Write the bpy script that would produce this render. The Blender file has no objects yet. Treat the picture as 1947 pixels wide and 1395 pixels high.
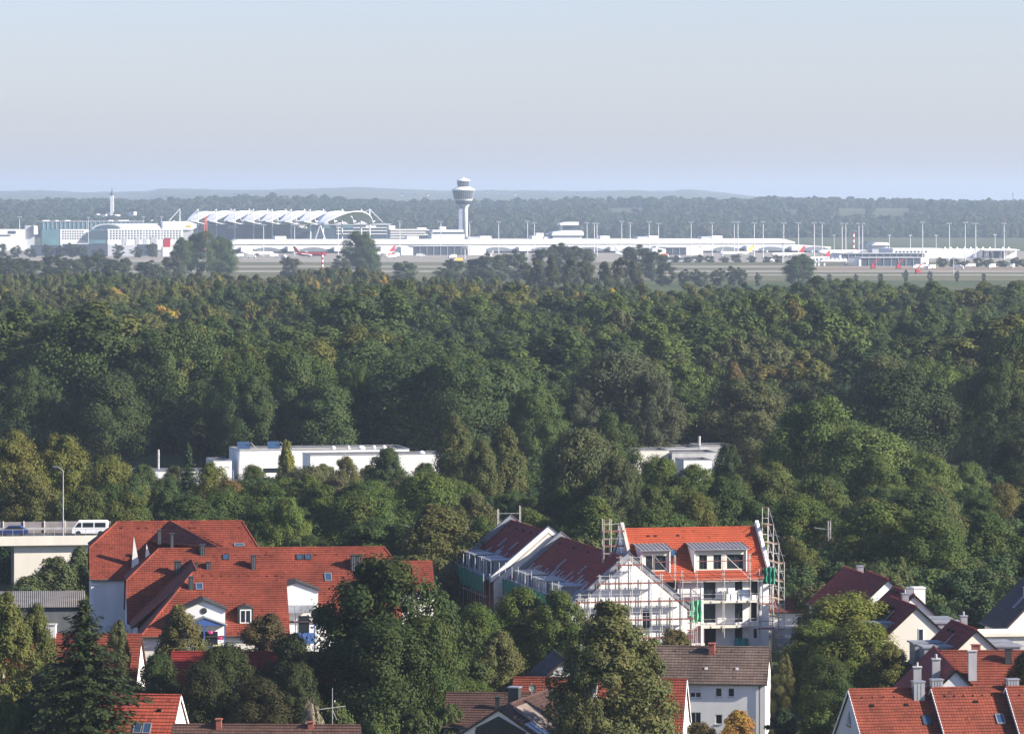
import bpy, math, random
import numpy as np
from mathutils import Vector, Matrix, Euler

SC = bpy.context.scene
COL = SC.collection
R = math.radians

# ------------------------------------------------------------------ camera
F = 8700.0            # focal length in photograph pixels (photo is 1947 wide)
H = 55.0              # camera height above the plain
YH = 385.0            # row of the level horizon in the photograph
cam_d = bpy.data.cameras.new('camera')
cam = bpy.data.objects.new('camera', cam_d); COL.objects.link(cam)
cam.location = (0, 0, H)
cam.rotation_euler = (R(90), 0, 0)
cam_d.sensor_fit = 'HORIZONTAL'
cam_d.sensor_width = 36.0
cam_d.lens = 36.0 * F / 1947.0
cam_d.shift_y = -(697.5 - YH) / 1947.0
cam_d.clip_start = 1.0
cam_d.clip_end = 80000.0
SC.camera = cam

# ------------------------------------------------------------------ world and sun
SUN_EL, SUN_AZ = 27.0, 104.0       # azimuth from the viewing direction, to the right
w = bpy.data.worlds.new('World'); SC.world = w; w.use_nodes = True
nt = w.node_tree; nt.nodes.clear()
sky = nt.nodes.new('ShaderNodeTexSky'); sky.sky_type = 'NISHITA'
sky.sun_disc = False
sky.sun_elevation = R(SUN_EL)
sky.sun_rotation = R(SUN_AZ)
sky.altitude = 450.0
sky.air_density = 1.0
sky.dust_density = 1.0
sky.ozone_density = 2.5
bg = nt.nodes.new('ShaderNodeBackground'); bg.inputs['Strength'].default_value = 0.064
wo = nt.nodes.new('ShaderNodeOutputWorld')
wb = nt.nodes.new('ShaderNodeMix'); wb.data_type = 'RGBA'; wb.blend_type = 'MULTIPLY'; wb.inputs['Factor'].default_value = 1.0
wb.inputs['B'].default_value = (1.0, 0.955, 1.20, 1)      # white balance of the whole sky
nt.links.new(sky.outputs[0], wb.inputs['A']); nt.links.new(wb.outputs['Result'], bg.inputs[0]); nt.links.new(bg.outputs[0], wo.inputs[0])
sun_d = bpy.data.lights.new('sun', 'SUN'); sun_d.energy = 5.0; sun_d.angle = R(0.5)
sun_d.color = (1.0, 0.91, 0.77)
sun = bpy.data.objects.new('sun', sun_d); COL.objects.link(sun)
sdir = Vector((math.cos(R(SUN_EL)) * math.sin(R(SUN_AZ)), math.cos(R(SUN_EL)) * math.cos(R(SUN_AZ)), math.sin(R(SUN_EL))))
sun.rotation_euler = (-sdir).to_track_quat('-Z', 'Y').to_euler()
sun.location = (200, 0, 300)

SC.view_settings.view_transform = 'Standard'
SC.view_settings.look = 'None'
SC.view_settings.gamma = 1.0
SC.view_settings.use_curve_mapping = False
SC.view_settings.exposure = 1.35
cy = SC.cycles
cy.use_denoising = True
cy.max_bounces = 5
cy.diffuse_bounces = 2
cy.glossy_bounces = 2
cy.transmission_bounces = 3
cy.transparent_max_bounces = 6
cy.volume_bounces = 1
cy.use_adaptive_sampling = True
cy.caustics_reflective = False
cy.caustics_refractive = False

# ------------------------------------------------------------------ pixel helpers (a pixel is only a direction; Y is the distance)
def X(px, Y): return (px - 973.5) / F * Y
def Z(py, Y): return H - (py - YH) / F * Y
def YG(py, z=0.0): return F * (H - z) / (py - YH)

# ------------------------------------------------------------------ materials
MATS = {}
def _nodes(name):
    m = bpy.data.materials.new(name); m.use_nodes = True
    t = m.node_tree; t.nodes.clear()
    o = t.nodes.new('ShaderNodeOutputMaterial')
    return m, t, o
def N(t, typ, **kw):
    n = t.nodes.new(typ)
    for k, v in kw.items(): setattr(n, k, v)
    return n
def mat(name, col, rough=0.8, var=0.18, scale=0.6, metal=0.0, spec=0.3, bump=0.0, bscale=8.0, tone=False, streak=0.0):
    """plain weathered surface: colour varied by two noises in world space"""
    if name in MATS: return MATS[name]
    m, t, o = _nodes(name); L = t.links.new
    p = N(t, 'ShaderNodeBsdfPrincipled')
    p.inputs['Roughness'].default_value = rough
    p.inputs['Metallic'].default_value = metal
    p.inputs['Specular IOR Level'].default_value = spec
    g = N(t, 'ShaderNodeNewGeometry')
    n1 = N(t, 'ShaderNodeTexNoise'); n1.inputs['Scale'].default_value = scale; n1.inputs['Detail'].default_value = 4
    mp = N(t, 'ShaderNodeMapping'); mp.inputs['Scale'].default_value = (1, 1, 0.35 if streak else 1)
    L(g.outputs['Position'], mp.inputs[0]); L(mp.outputs[0], n1.inputs['Vector'])
    mr = N(t, 'ShaderNodeMapRange'); mr.inputs['From Min'].default_value = 0.3; mr.inputs['From Max'].default_value = 0.7
    mr.inputs['To Min'].default_value = 1 - var; mr.inputs['To Max'].default_value = 1 + var * 0.6
    L(n1.outputs['Fac'], mr.inputs['Value'])
    hsv = N(t, 'ShaderNodeHueSaturation'); hsv.inputs['Color'].default_value = (*col, 1)
    last = mr.outputs[0]
    if tone:
        a = N(t, 'ShaderNodeAttribute', attribute_name='tone')
        mu = N(t, 'ShaderNodeMath', operation='MULTIPLY'); L(last, mu.inputs[0]); L(a.outputs['Fac'], mu.inputs[1]); last = mu.outputs[0]
    L(last, hsv.inputs['Value'])
    L(hsv.outputs[0], p.inputs['Base Color'])
    if bump:
        n2 = N(t, 'ShaderNodeTexNoise'); n2.inputs['Scale'].default_value = bscale; L(g.outputs['Position'], n2.inputs['Vector'])
        b = N(t, 'ShaderNodeBump'); b.inputs['Strength'].default_value = bump; b.inputs['Distance'].default_value = 0.05
        L(n2.outputs['Fac'], b.inputs['Height']); L(b.outputs[0], p.inputs['Normal'])
    L(p.outputs[0], o.inputs[0]); MATS[name] = m
    return m
def glass(name, col=(0.02, 0.026, 0.034), rough=0.08):
    if name in MATS: return MATS[name]
    m, t, o = _nodes(name)
    p = N(t, 'ShaderNodeBsdfPrincipled'); p.inputs['Base Color'].default_value = (*col, 1)
    p.inputs['Roughness'].default_value = rough; p.inputs['Specular IOR Level'].default_value = 0.5
    t.links.new(p.outputs[0], o.inputs[0]); MATS[name] = m
    return m
def leafmat(name, trans=0.22, rough=0.75, hue=0.025, spread=0.24):
    """foliage: colour comes from each tree's own tint, varied leaf by leaf"""
    if name in MATS: return MATS[name]
    m, t, o = _nodes(name); L = t.links.new
    a = N(t, 'ShaderNodeAttribute', attribute_name='tint', attribute_type='INSTANCER')
    g = N(t, 'ShaderNodeNewGeometry')
    v = N(t, 'ShaderNodeMapRange'); v.inputs['To Min'].default_value = 1 - spread; v.inputs['To Max'].default_value = 1 + spread
    L(g.outputs['Random Per Island'], v.inputs['Value'])
    no = N(t, 'ShaderNodeTexNoise'); no.inputs['Scale'].default_value = 0.35; no.inputs['Detail'].default_value = 2
    L(g.outputs['Position'], no.inputs['Vector'])
    hr = N(t, 'ShaderNodeMapRange'); hr.inputs['From Min'].default_value = 0.3; hr.inputs['From Max'].default_value = 0.7
    hr.inputs['To Min'].default_value = 0.5 - hue; hr.inputs['To Max'].default_value = 0.5 + hue
    L(no.outputs['Fac'], hr.inputs['Value'])
    hs = N(t, 'ShaderNodeHueSaturation'); L(a.outputs['Color'], hs.inputs['Color']); L(v.outputs[0], hs.inputs['Value']); L(hr.outputs[0], hs.inputs['Hue'])
    d = N(t, 'ShaderNodeBsdfPrincipled'); d.inputs['Roughness'].default_value = rough; d.inputs['Specular IOR Level'].default_value = 0.12
    L(hs.outputs[0], d.inputs['Base Color'])
    tr = N(t, 'ShaderNodeBsdfTranslucent'); L(hs.outputs[0], tr.inputs['Color'])
    mx = N(t, 'ShaderNodeMixShader'); mx.inputs[0].default_value = trans
    L(d.outputs[0], mx.inputs[1]); L(tr.outputs[0], mx.inputs[2]); L(mx.outputs[0], o.inputs[0])
    MATS[name] = m
    return m
LEAF = leafmat('leaf')
NEEDLE = leafmat('needle', 0.08, 0.6, 0.01, 0.4)
BARK = mat('bark', (0.10, 0.08, 0.06), 0.9, 0.4, 3.0)
BARKW = mat('birch_bark', (0.42, 0.40, 0.36), 0.8, 0.5, 4.0)

# ------------------------------------------------------------------ mesh helpers
class MB:
    def __init__(s): s.v = []; s.f = []; s.t = None
    def add(s, pts, faces):
        b = len(s.v); s.v += [tuple(p) for p in pts]; s.f += [tuple(b + i for i in f) for f in faces]; return s
    def poly(s, *pts): return s.add(pts, [tuple(range(len(pts)))])
    def box(s, x0, x1, y0, y1, z0, z1):
        return s.add([(x0,y0,z0),(x1,y0,z0),(x1,y1,z0),(x0,y1,z0),(x0,y0,z1),(x1,y0,z1),(x1,y1,z1),(x0,y1,z1)],
                     [(3,2,1,0),(4,5,6,7),(0,1,5,4),(1,2,6,5),(2,3,7,6),(3,0,4,7)])
    def prism(s, pts, vec):
        """closed prism: polygon pts swept by vec"""
        n = len(pts); v = Vector(vec); a = [Vector(p) for p in pts]; b = [p + v for p in a]
        return s.add(a + b, [tuple(range(n))[::-1], tuple(range(n, 2*n))] + [(i, (i+1) % n, n + (i+1) % n, n + i) for i in range(n)])
    def tube(s, p0, p1, r0, r1=None, n=6):
        r1 = r0 if r1 is None else r1
        p0, p1 = Vector(p0), Vector(p1); d = (p1 - p0)
        if d.length < 1e-6: return s
        d.normalize(); u = d.orthogonal().normalized(); w_ = d.cross(u)
        vs = []
        for p, r in ((p0, r0), (p1, r1)):
            for k in range(n):
                a = 2 * math.pi * k / n; vs.append(p + u * (r * math.cos(a)) + w_ * (r * math.sin(a)))
        return s.add(vs, [(k, (k+1) % n, n + (k+1) % n, n + k) for k in range(n)] + [tuple(range(n))[::-1], tuple(range(n, 2*n))])
    def beam(s, p0, p1, wd, ht):
        """rectangular bar between two points"""
        p0, p1 = Vector(p0), Vector(p1); d = (p1 - p0).normalized()
        up = Vector((0,0,1)) if abs(d.z) < 0.95 else Vector((0,1,0))
        u = d.cross(up).normalized() * wd / 2; v = u.cross(d).normalized() * ht / 2
        a = [p0-u-v, p0+u-v, p0+u+v, p0-u+v]; b = [q + (p1-p0) for q in a]
        return s.add(a + b, [(3,2,1,0),(4,5,6,7),(0,1,5,4),(1,2,6,5),(2,3,7,6),(3,0,4,7)])
    def lathe(s, prof, n=24, c=(0,0,0)):
        vs = []; fs = []
        for r, z in prof:
            for k in range(n):
                a = 2*math.pi*k/n; vs.append((c[0]+r*math.cos(a), c[1]+r*math.sin(a), c[2]+z))
        for j in range(len(prof)-1):
            for k in range(n):
                fs.append((j*n+k, j*n+(k+1)%n, (j+1)*n+(k+1)%n, (j+1)*n+k))
        fs.append(tuple(range(n))[::-1]); fs.append(tuple(range((len(prof)-1)*n, len(prof)*n)))
        return s.add(vs, fs)
    def build(s, name, m, parent=None, smooth=False, loc=None):
        me = bpy.data.meshes.new(name)
        me.from_pydata([tuple(p) for p in s.v], [], s.f)
        if s.t is not None:
            at = me.attributes.new('tone', 'FLOAT', 'FACE'); at.data.foreach_set('value', s.t)
        me.materials.append(m)
        if smooth: me.polygons.foreach_set('use_smooth', [True]*len(me.polygons))
        me.update()
        o = bpy.data.objects.new(name, me); COL.objects.link(o)
        if parent is not None: o.parent = parent
        if loc is not None: o.location = loc
        return o
def tag(o, label, cat, group=None):
    o['label'] = label; o['category'] = cat
    if group: o['group'] = group
    return o
def thing(name, label, cat, loc=(0,0,0), rotz=0.0, group=None):
    o = bpy.data.objects.new(name, None); COL.objects.link(o)
    o.empty_display_size = 0.5
    o.location = loc; o.rotation_euler = (0, 0, R(rotz))
    return tag(o, label, cat, group)
def structure(o): o['kind'] = 'structure'; return o
def stuff(o): o['kind'] = 'stuff'; return o
def inst(src, parent, loc=(0,0,0), rotz=0.0, name=None):
    c = src.copy(); COL.objects.link(c); c.parent = parent; c.location = loc; c.rotation_euler = (0,0,rotz)
    if name: c.name = name
    return c
# ------------------------------------------------------------------ ground, fields, hills, haze
def ground_mat(name, c1, c2, s1=0.004, s2=0.05, rough=0.95):
    m, t, o = _nodes(name); L = t.links.new
    p = N(t, 'ShaderNodeBsdfPrincipled'); p.inputs['Roughness'].default_value = rough; p.inputs['Specular IOR Level'].default_value = 0.1
    g = N(t, 'ShaderNodeNewGeometry')
    n1 = N(t, 'ShaderNodeTexNoise'); n1.inputs['Scale'].default_value = s1; n1.inputs['Detail'].default_value = 5; n1.inputs['Roughness'].default_value = 0.65
    n2 = N(t, 'ShaderNodeTexNoise'); n2.inputs['Scale'].default_value = s2; n2.inputs['Detail'].default_value = 6
    L(g.outputs['Position'], n1.inputs['Vector']); L(g.outputs['Position'], n2.inputs['Vector'])
    ad = N(t, 'ShaderNodeMath', operation='ADD'); L(n1.outputs['Fac'], ad.inputs[0]); L(n2.outputs['Fac'], ad.inputs[1])
    mr = N(t, 'ShaderNodeMapRange'); mr.inputs['From Min'].default_value = 0.75; mr.inputs['From Max'].default_value = 1.25; L(ad.outputs[0], mr.inputs['Value'])
    mx = N(t, 'ShaderNodeMix', data_type='RGBA'); mx.inputs['A'].default_value = (*c1, 1); mx.inputs['B'].default_value = (*c2, 1)
    L(mr.outputs[0], mx.inputs['Factor']); L(mx.outputs['Result'], p.inputs['Base Color']); L(p.outputs[0], o.inputs[0])
    return m
GRASS = ground_mat('meadow', (0.042, 0.065, 0.022), (0.085, 0.085, 0.038))
HILLM = ground_mat('hill_cover', (0.035, 0.05, 0.025), (0.10, 0.10, 0.05), 0.0015, 0.02)
CONC = ground_mat('airfield_concrete', (0.20, 0.185, 0.16), (0.28, 0.26, 0.23), 0.01, 0.08)
DIRT = ground_mat('bare_soil', (0.16, 0.11, 0.08), (0.26, 0.2, 0.15), 0.02, 0.2)

gm = MB(); xs = [-6000, 6000]; ys = [-300, 400, 900, 2400, 6000, 30000]
for i in range(len(ys)-1): gm.poly((xs[0], ys[i], 0), (xs[1], ys[i], 0), (xs[1], ys[i+1], 0), (xs[0], ys[i+1], 0))
structure(gm.build('ground', GRASS))

def sheet(name, px0, px1, py_far, py_near, z, m):
    """flat strip of ground seen between two rows of the photograph, laid at height z"""
    ya, yb = YG(py_far, z), YG(py_near, z)
    x0, x1 = X(px0, (ya+yb)/2), X(px1, (ya+yb)/2)
    return structure(MB().poly((x0, yb, z), (x1, yb, z), (x1, ya, z), (x0, ya, z)).build(name, m))
APR = sheet('airport_apron', -150, 2200, 478, 498.5, 0.10, CONC)
GRASS2 = ground_mat('airfield_grass', (0.075, 0.09, 0.045), (0.14, 0.125, 0.075), 0.003, 0.02)
sheet('airfield_meadow', -300, 2300, 499, 534, 0.14, GRASS2)
sheet('taxiway', -150, 2200, 505.5, 508.5, 0.2, CONC)
sheet('runway', -150, 2200, 514, 517.5, 0.2, CONC)
sheet('service_road', 1230, 2200, 521.5, 524, 0.2, CONC)
sheet('construction_ground', 1545, 2000, 508.8, 513.6, 0.18, DIRT)

# rolling hills behind the airport: crest lines read off the photograph at two distances
FAR = [(-400,366),(0,362),(80,360),(150,364),(285,362),(305,357),(480,360),(640,356),(680,354),(760,358),(850,361),(950,360),(1110,362),(1200,360),(1275,362),(1310,358),(1380,365),(1440,372),(1500,376),(1600,379),(1700,381),(1947,383),(2400,384)]
MID = [(-400,392),(0,390),(100,392),(300,396),(400,390),(540,386),(640,389),(760,394),(850,393),(1000,394),(1080,390),(1230,388),(1340,392),(1460,391),(1560,389),(1750,390),(1947,393),(2400,393)]
def lerp(tab, x):
    for (a, b), (c, d) in zip(tab, tab[1:]):
        if a <= x <= c: return b + (d-b)*(x-a)/(c-a)
    return tab[0][1] if x < tab[0][0] else tab[-1][1]
def smooth(t): t = min(1, max(0, t)); return t*t*(3-2*t)
def hill_h(x, y):
    px = x / y * F + 973.5
    z1 = Z(lerp(MID, px), 9300) - 6
    z2 = Z(lerp(FAR, px), 20000) - 8
    if y < 9300: return z1 * smooth((y-6300)/3000.0)
    if y < 10300: return z1 - 8*smooth((y-9300)/1000)
    if y < 20000: return z1 - 8 + (z2 - z1 + 8)*smooth((y-10300)/9700)
    return z2*(1-smooth((y-20000)/6000)) - 2*smooth((y-20000)/6000)
rng = np.random.default_rng(5)
nx, ny = 260, 110
yy = list(np.linspace(6200, 26500, ny)); vs = []; fs = []
for j, y in enumerate(yy):
    for i in range(nx+1):
        px = -700 + 3400*i/nx
        x = X(px, y)
        vs.append((x, y, hill_h(x, y) - 0.5 + (rng.uniform(-2, 6) if 10500 < y < 20500 else 0)))
for j in range(ny-1):
    for i in range(nx):
        a = j*(nx+1)+i; fs.append((a, a+1, a+nx+2, a+nx+1))
hm = MB(); hm.v = vs; hm.f = fs
structure(hm.build('hills', HILLM, smooth=True))

# the air: one closed box round the camera and everything built, sky outside
hz, t, o = _nodes('haze')
pv = N(t, 'ShaderNodeVolumePrincipled')
pv.inputs['Color'].default_value = (0.66, 0.80, 1.0, 1)
pv.inputs['Density'].default_value = 0.000058
pv.inputs['Anisotropy'].default_value = 0.3
t.links.new(pv.outputs[0], o.inputs['Volume'])
stuff(MB().box(-6300, 6300, -400, 30300, -3, 185).build('haze', hz))
# ------------------------------------------------------------------ trees
def unit(a): return a / np.maximum(np.linalg.norm(a, axis=-1, keepdims=True), 1e-9)
def leaf_mesh(name, P, Nn, T, ln, wd, m, fold=0.25):
    """many small folded leaf faces: positions, normals, directions, half lengths and half widths"""
    n = len(P); B = unit(np.cross(Nn, T)); T = unit(np.cross(B, Nn))
    ln = ln[:, None]; wd = wd[:, None]
    V = np.stack([P + T*ln, P + B*wd - Nn*wd*fold, P - T*ln, P - B*wd - Nn*wd*fold], 1).reshape(-1, 3)
    me = bpy.data.meshes.new(name)
    me.vertices.add(4*n); me.vertices.foreach_set('co', V.astype(np.float32).ravel())
    me.loops.add(4*n); me.loops.foreach_set('vertex_index', np.arange(4*n, dtype=np.int32))
    me.polygons.add(n); me.polygons.foreach_set('loop_start', np.arange(0, 4*n, 4, dtype=np.int32))
    me.polygons.foreach_set('loop_total', np.full(n, 4, np.int32))
    me.materials.append(m); me.update(calc_edges=True); me.validate()
    return me
PROFILES = {
    'round':  lambda t: np.sin(np.pi*np.clip(0.06+0.90*t, 0, 1)**0.85)**0.62,
    'wide':   lambda t: np.sin(np.pi*np.clip(0.12+0.84*t, 0, 1)**0.95)**0.5,
    'poplar': lambda t: np.sin(np.pi*np.clip(0.05+0.92*t, 0, 1)**0.8)**0.55,
    'birch':  lambda t: (np.sin(np.pi*np.clip(0.08+0.90*t, 0, 1)**0.7)**0.8),
    'dome':   lambda t: np.sqrt(np.clip(1-(t*0.98)**2, 0, 1)),
}
def make_crown(name, seed, h, base, r, nc, per, leaf, shape='round', droop=0.0, elong=1.25, cr=(0.20, 0.36), surf=0.66, lobes=5, la=0.28, rise=0.0, rnd=0.38):
    g = np.random.default_rng(seed); prof = PROFILES[shape]
    ld = unit(g.normal(size=(lobes, 3)) * [1, 1, 0.7]); lw = g.uniform(-la, la*1.3, lobes)
    cen = []; rad = []
    for i in range(nc):
        t_ = g.uniform(0.0, 1.0)**0.85
        a = g.uniform(0, 2*np.pi); rf = surf + (1-surf)*g.uniform()**0.7 if g.uniform() < 0.75 else g.uniform(0.1, surf)
        d = np.array([np.cos(a), np.sin(a), (t_-0.5)*1.6]); d /= np.linalg.norm(d)
        env = 1 + float(np.sum(lw * np.clip(ld @ d, 0, 1)**2))
        rc = r * g.uniform(*cr) * (0.55 + 0.45*prof(np.array(t_)))
        rr = max(0.0, r*float(prof(np.array(t_)))*env - rc*0.55) * rf
        cen.append([np.cos(a)*rr, np.sin(a)*rr, base + t_*(h-base)*(0.92+0.12*(env-1))]); rad.append(rc)
    cen = np.array(cen); rad = np.array(rad)
    k = np.repeat(np.arange(nc), per); n = len(k)
    d = g.normal(size=(n, 3)); d[:, 2] += 0.35; d = unit(d)
    rr = g.uniform(0.35, 1.0, n)**0.45 * (1 + 0.18*g.normal(size=n))
    P = cen[k] + d * (rad[k]*rr)[:, None] * np.array([1, 1, 0.92 + rise])
    axis = np.stack([P[:, 0], P[:, 1], (P[:, 2]-(base+0.45*(h-base)))*0.6], 1)
    Nn = unit(d*0.9 + unit(axis)*0.55 + np.array([0, 0, 0.25]) + g.normal(size=(n, 3))*rnd)
    T = g.normal(size=(n, 3)); T[:, 2] -= droop*2.5; T[:, 2] += rise*2
    P[:, 2] -= droop*g.uniform(0, 1, n)*rad[k]*0.9
    P[:, 2] = np.maximum(P[:, 2], 0.25)
    ln = leaf*0.62*g.uniform(0.65, 1.25, n)*math.sqrt(elong); wd = leaf*0.62*g.uniform(0.65, 1.2, n)/math.sqrt(elong)
    return leaf_mesh(name, P, Nn, unit(T), ln, wd, LEAF), cen, rad
def make_trunk(name, seed, h, base, r0, cen, m, nl=9, lean=0.0):
    g = random.Random(seed); b = MB(); n = 7
    top = base + (h-base)*0.62
    pts = [Vector((0,0,-0.3))]; k = 6
    for i in range(1, k+1):
        z = top*i/k; pts.append(Vector((g.uniform(-.12,.12)*i*0.5, g.uniform(-.12,.12)*i*0.5, z)))
    for i in range(k):
        b.tube(pts[i], pts[i+1], r0*(1-0.8*i/k), r0*(1-0.8*(i+1)/k), n)
    idx = list(range(len(cen))); g.shuffle(idx)
    for q in idx[:nl]:
        c = Vector(cen[q]); i = min(k-1, max(2, int(k*max(0.2, (c.z-abs(c.xy.length)*0.6))/top)))
        s = pts[i]; mid = s.lerp(c, 0.5) + Vector((0,0,-0.2)); rr = r0*(1-0.8*i/k)*0.55
        b.tube(s, mid, rr*.8, rr*0.4, 5); b.tube(mid, c, rr*0.4, rr*0.12, 5)
    me = bpy.data.meshes.new(name); me.from_pydata([tuple(v) for v in b.v], [], b.f); me.materials.append(m)
    me.polygons.foreach_set('use_smooth', [True]*len(me.polygons)); me.update()
    return me
def make_spruce(name, seed, h, r, leaf=0.27, layers=64, arms=12):
    g = np.random.default_rng(seed); P = []; Nn = []; T = []; L = []; W = []
    for j in range(layers):
        t_ = (j + g.uniform(-.3, .3))/layers; z = 0.6 + (h-0.6)*t_**0.92
        rl = r*(1-t_)**0.85*(0.72+0.5*g.uniform()) + 0.12
        na = max(4, int(arms*(1-0.55*t_)))
        a0 = g.uniform(0, 6.28)
        for a in range(na):
            an = a0 + 2*np.pi*(a+g.uniform(-.35, .35))/na; ca, sa = np.cos(an), np.sin(an)
            ln = rl*g.uniform(0.4, 1.15); z += g.uniform(-.12, .12); m = max(3, int(ln/0.17))
            for q in range(m):
                s = (q+0.6)/m
                dz = -0.30*ln*s**1.3 + 0.16*ln*s**3
                for side in (-1, 0, 1):
                    off = side*0.28*(1-s*0.65)*min(1.0, ln*0.5)
                    P.append([ca*ln*s - sa*off + g.normal()*.07, sa*ln*s + ca*off + g.normal()*.07, z+dz-abs(side)*0.16 - g.uniform(0,.25)])
                    Nn.append([ca*0.5+g.normal()*.4, sa*0.5+g.normal()*.4, 0.6]); T.append([ca*.7 - sa*side*.8, sa*.7+ca*side*.8, -0.6])
                    L.append(leaf*g.uniform(.6, 1.1)); W.append(leaf*0.30*g.uniform(.7, 1.3))
    return leaf_mesh(name, np.array(P), unit(np.array(Nn)), unit(np.array(T)), np.array(L), np.array(W), NEEDLE)

PROTO = {}
def proto(key, h, r, crown_me, trunk_me): PROTO[key] = dict(h=h, r=r, c=crown_me, t=trunk_me)
def std(key, seed, h, base, r, nc, per, leaf, shape='round', bark=BARK, tr=None, **kw):
    c, cen, rad = make_crown('crown_'+key, seed, h, base, r, nc, per, leaf, shape, **kw)
    V = np.empty(len(c.vertices)*3, np.float32); c.vertices.foreach_get('co', V); V = V.reshape(-1, 3)
    t_ = make_trunk('trunk_'+key, seed, h, base, tr or 0.017*h, cen, bark)
    proto(key, float(np.percentile(V[:, 2], 99.7)), float(np.percentile(np.hypot(V[:, 0], V[:, 1]), 97)), c, t_)
# near town trees
std('broad_a', 11, 15, 1.2, 5.6, 115, 300, 0.225, 'round', la=0.5, lobes=8, cr=(0.13, 0.38))
std('broad_b', 12, 14, 1.0, 6.2, 120, 270, 0.225, 'wide', la=0.4)
std('broad_c', 13, 16, 1.2, 5.0, 105, 290, 0.225, 'round', la=0.45, lobes=7)
std('bush', 15, 5.0, 0.2, 3.0, 46, 200, 0.19, 'dome', la=0.35)
std('thicket', 16, 7.0, 0.3, 2.6, 66, 190, 0.2, 'birch', la=0.4, rise=0.25)
std('willow', 17, 13, 1.2, 6.6, 100, 330, 0.23, 'wide', droop=0.35, elong=3.2, rnd=0.5)
std('willow_b', 18, 14, 1.0, 5.2, 90, 330, 0.23, 'round', droop=0.25, elong=3.0, rnd=0.5, la=0.4)
std('birch', 19, 16, 0.8, 3.9, 150, 200, 0.19, 'birch', bark=BARKW, droop=0.7, elong=1.9, cr=(0.16, 0.30))
std('birch_b', 20, 14, 0.6, 4.2, 150, 200, 0.19, 'birch', bark=BARKW, droop=0.6, elong=1.9, cr=(0.16, 0.32), la=0.45)
std('poplar', 21, 20, 2.0, 3.6, 105, 260, 0.24, 'poplar', rise=0.5, cr=(0.22, 0.42))
std('poplar_b', 22, 22, 2.5, 4.4, 115, 260, 0.25, 'poplar', rise=0.4, la=0.45, cr=(0.2, 0.4))
# large trees of the wood
std('big_a', 31, 23, 2.0, 8.0, 105, 300, 0.34, 'round', la=0.45, lobes=7, cr=(0.18, 0.36))
std('big_b', 32, 22, 2.0, 9.0, 110, 300, 0.34, 'wide', la=0.5, lobes=8, cr=(0.17, 0.35))
std('big_c', 33, 24, 2.0, 7.0, 100, 300, 0.33, 'round', la=0.55, lobes=6, cr=(0.18, 0.38))
# forest trees
std('forest_a', 41, 21, 1.0, 5.6, 48, 190, 0.46, 'round', la=0.5, cr=(0.24, 0.44))
std('forest_b', 42, 22, 1.0, 6.4, 52, 190, 0.47, 'wide', la=0.5, cr=(0.22, 0.42))
std('forest_c', 43, 23, 1.0, 5.0, 46, 190, 0.45, 'round', la=0.6, lobes=7, cr=(0.24, 0.46))
std('forest_d', 44, 22, 1.0, 4.0, 46, 190, 0.44, 'poplar', la=0.5, rise=0.3, cr=(0.28, 0.48))
# far woods
std('far_a', 51, 18, 0.5, 9, 26, 34, 2.2, 'wide', la=0.4, cr=(0.25, 0.4))
std('far_b', 52, 18, 0.5, 11, 30, 34, 2.4, 'dome', la=0.5, cr=(0.22, 0.4))
sp = make_spruce('crown_spruce', 61, 17, 4.6)
tk = MB().tube((0,0,-0.3), (0,0,16.6), 0.26, 0.03, 7)
tkm = bpy.data.meshes.new('trunk_spruce'); tkm.from_pydata([tuple(v) for v in tk.v], [], tk.f); tkm.materials.append(BARK)
proto('spruce', 17, 4.6, sp, tkm)

G1 = (0.052, 0.082, 0.028); G2 = (0.066, 0.098, 0.030); G3 = (0.040, 0.068, 0.026); DK = (0.030, 0.050, 0.020)
YG_ = (0.105, 0.120, 0.034); GY = (0.090, 0.100, 0.058); OL = (0.085, 0.090, 0.034); BR = (0.120, 0.085, 0.040); YE = (0.26, 0.20, 0.045); OR = (0.26, 0.17, 0.05)
BL = (0.036, 0.062, 0.034)
def add_tree(kind, x, y, h, r=None, tint=G1, label=None, group=None, name='broadleaf_tree', cat='tree', rot=None, z=0.0, parts=True):
    p = PROTO[kind]; s = h/p['h']; sx = s if r is None else r/p['r']
    root = bpy.data.objects.new(name, None); COL.objects.link(root); root.empty_display_size = 0.5
    root.location = (x, y, z); root.rotation_euler = (0, 0, random.uniform(0, 6.28) if rot is None else rot); root.scale = (sx, sx, s)
    root['label'] = label; root['category'] = cat
    if group: root['group'] = group
    j = random.uniform(0.9, 1.12)
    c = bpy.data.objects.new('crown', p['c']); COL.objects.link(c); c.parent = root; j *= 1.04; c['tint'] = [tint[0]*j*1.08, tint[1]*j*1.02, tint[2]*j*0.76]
    if parts:
        t_ = bpy.data.objects.new('trunk', p['t']); COL.objects.link(t_); t_.parent = root
    return root
def T(kind, px, py_top, w_px, Y, tint, label, group=None, name='broadleaf_tree', cat='tree', rot=None, hmax=None):
    """tree standing on the ground at distance Y whose top and width are those seen in the photograph"""
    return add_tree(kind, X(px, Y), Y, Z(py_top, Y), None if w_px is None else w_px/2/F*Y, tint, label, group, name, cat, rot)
random.seed(3)

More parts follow.
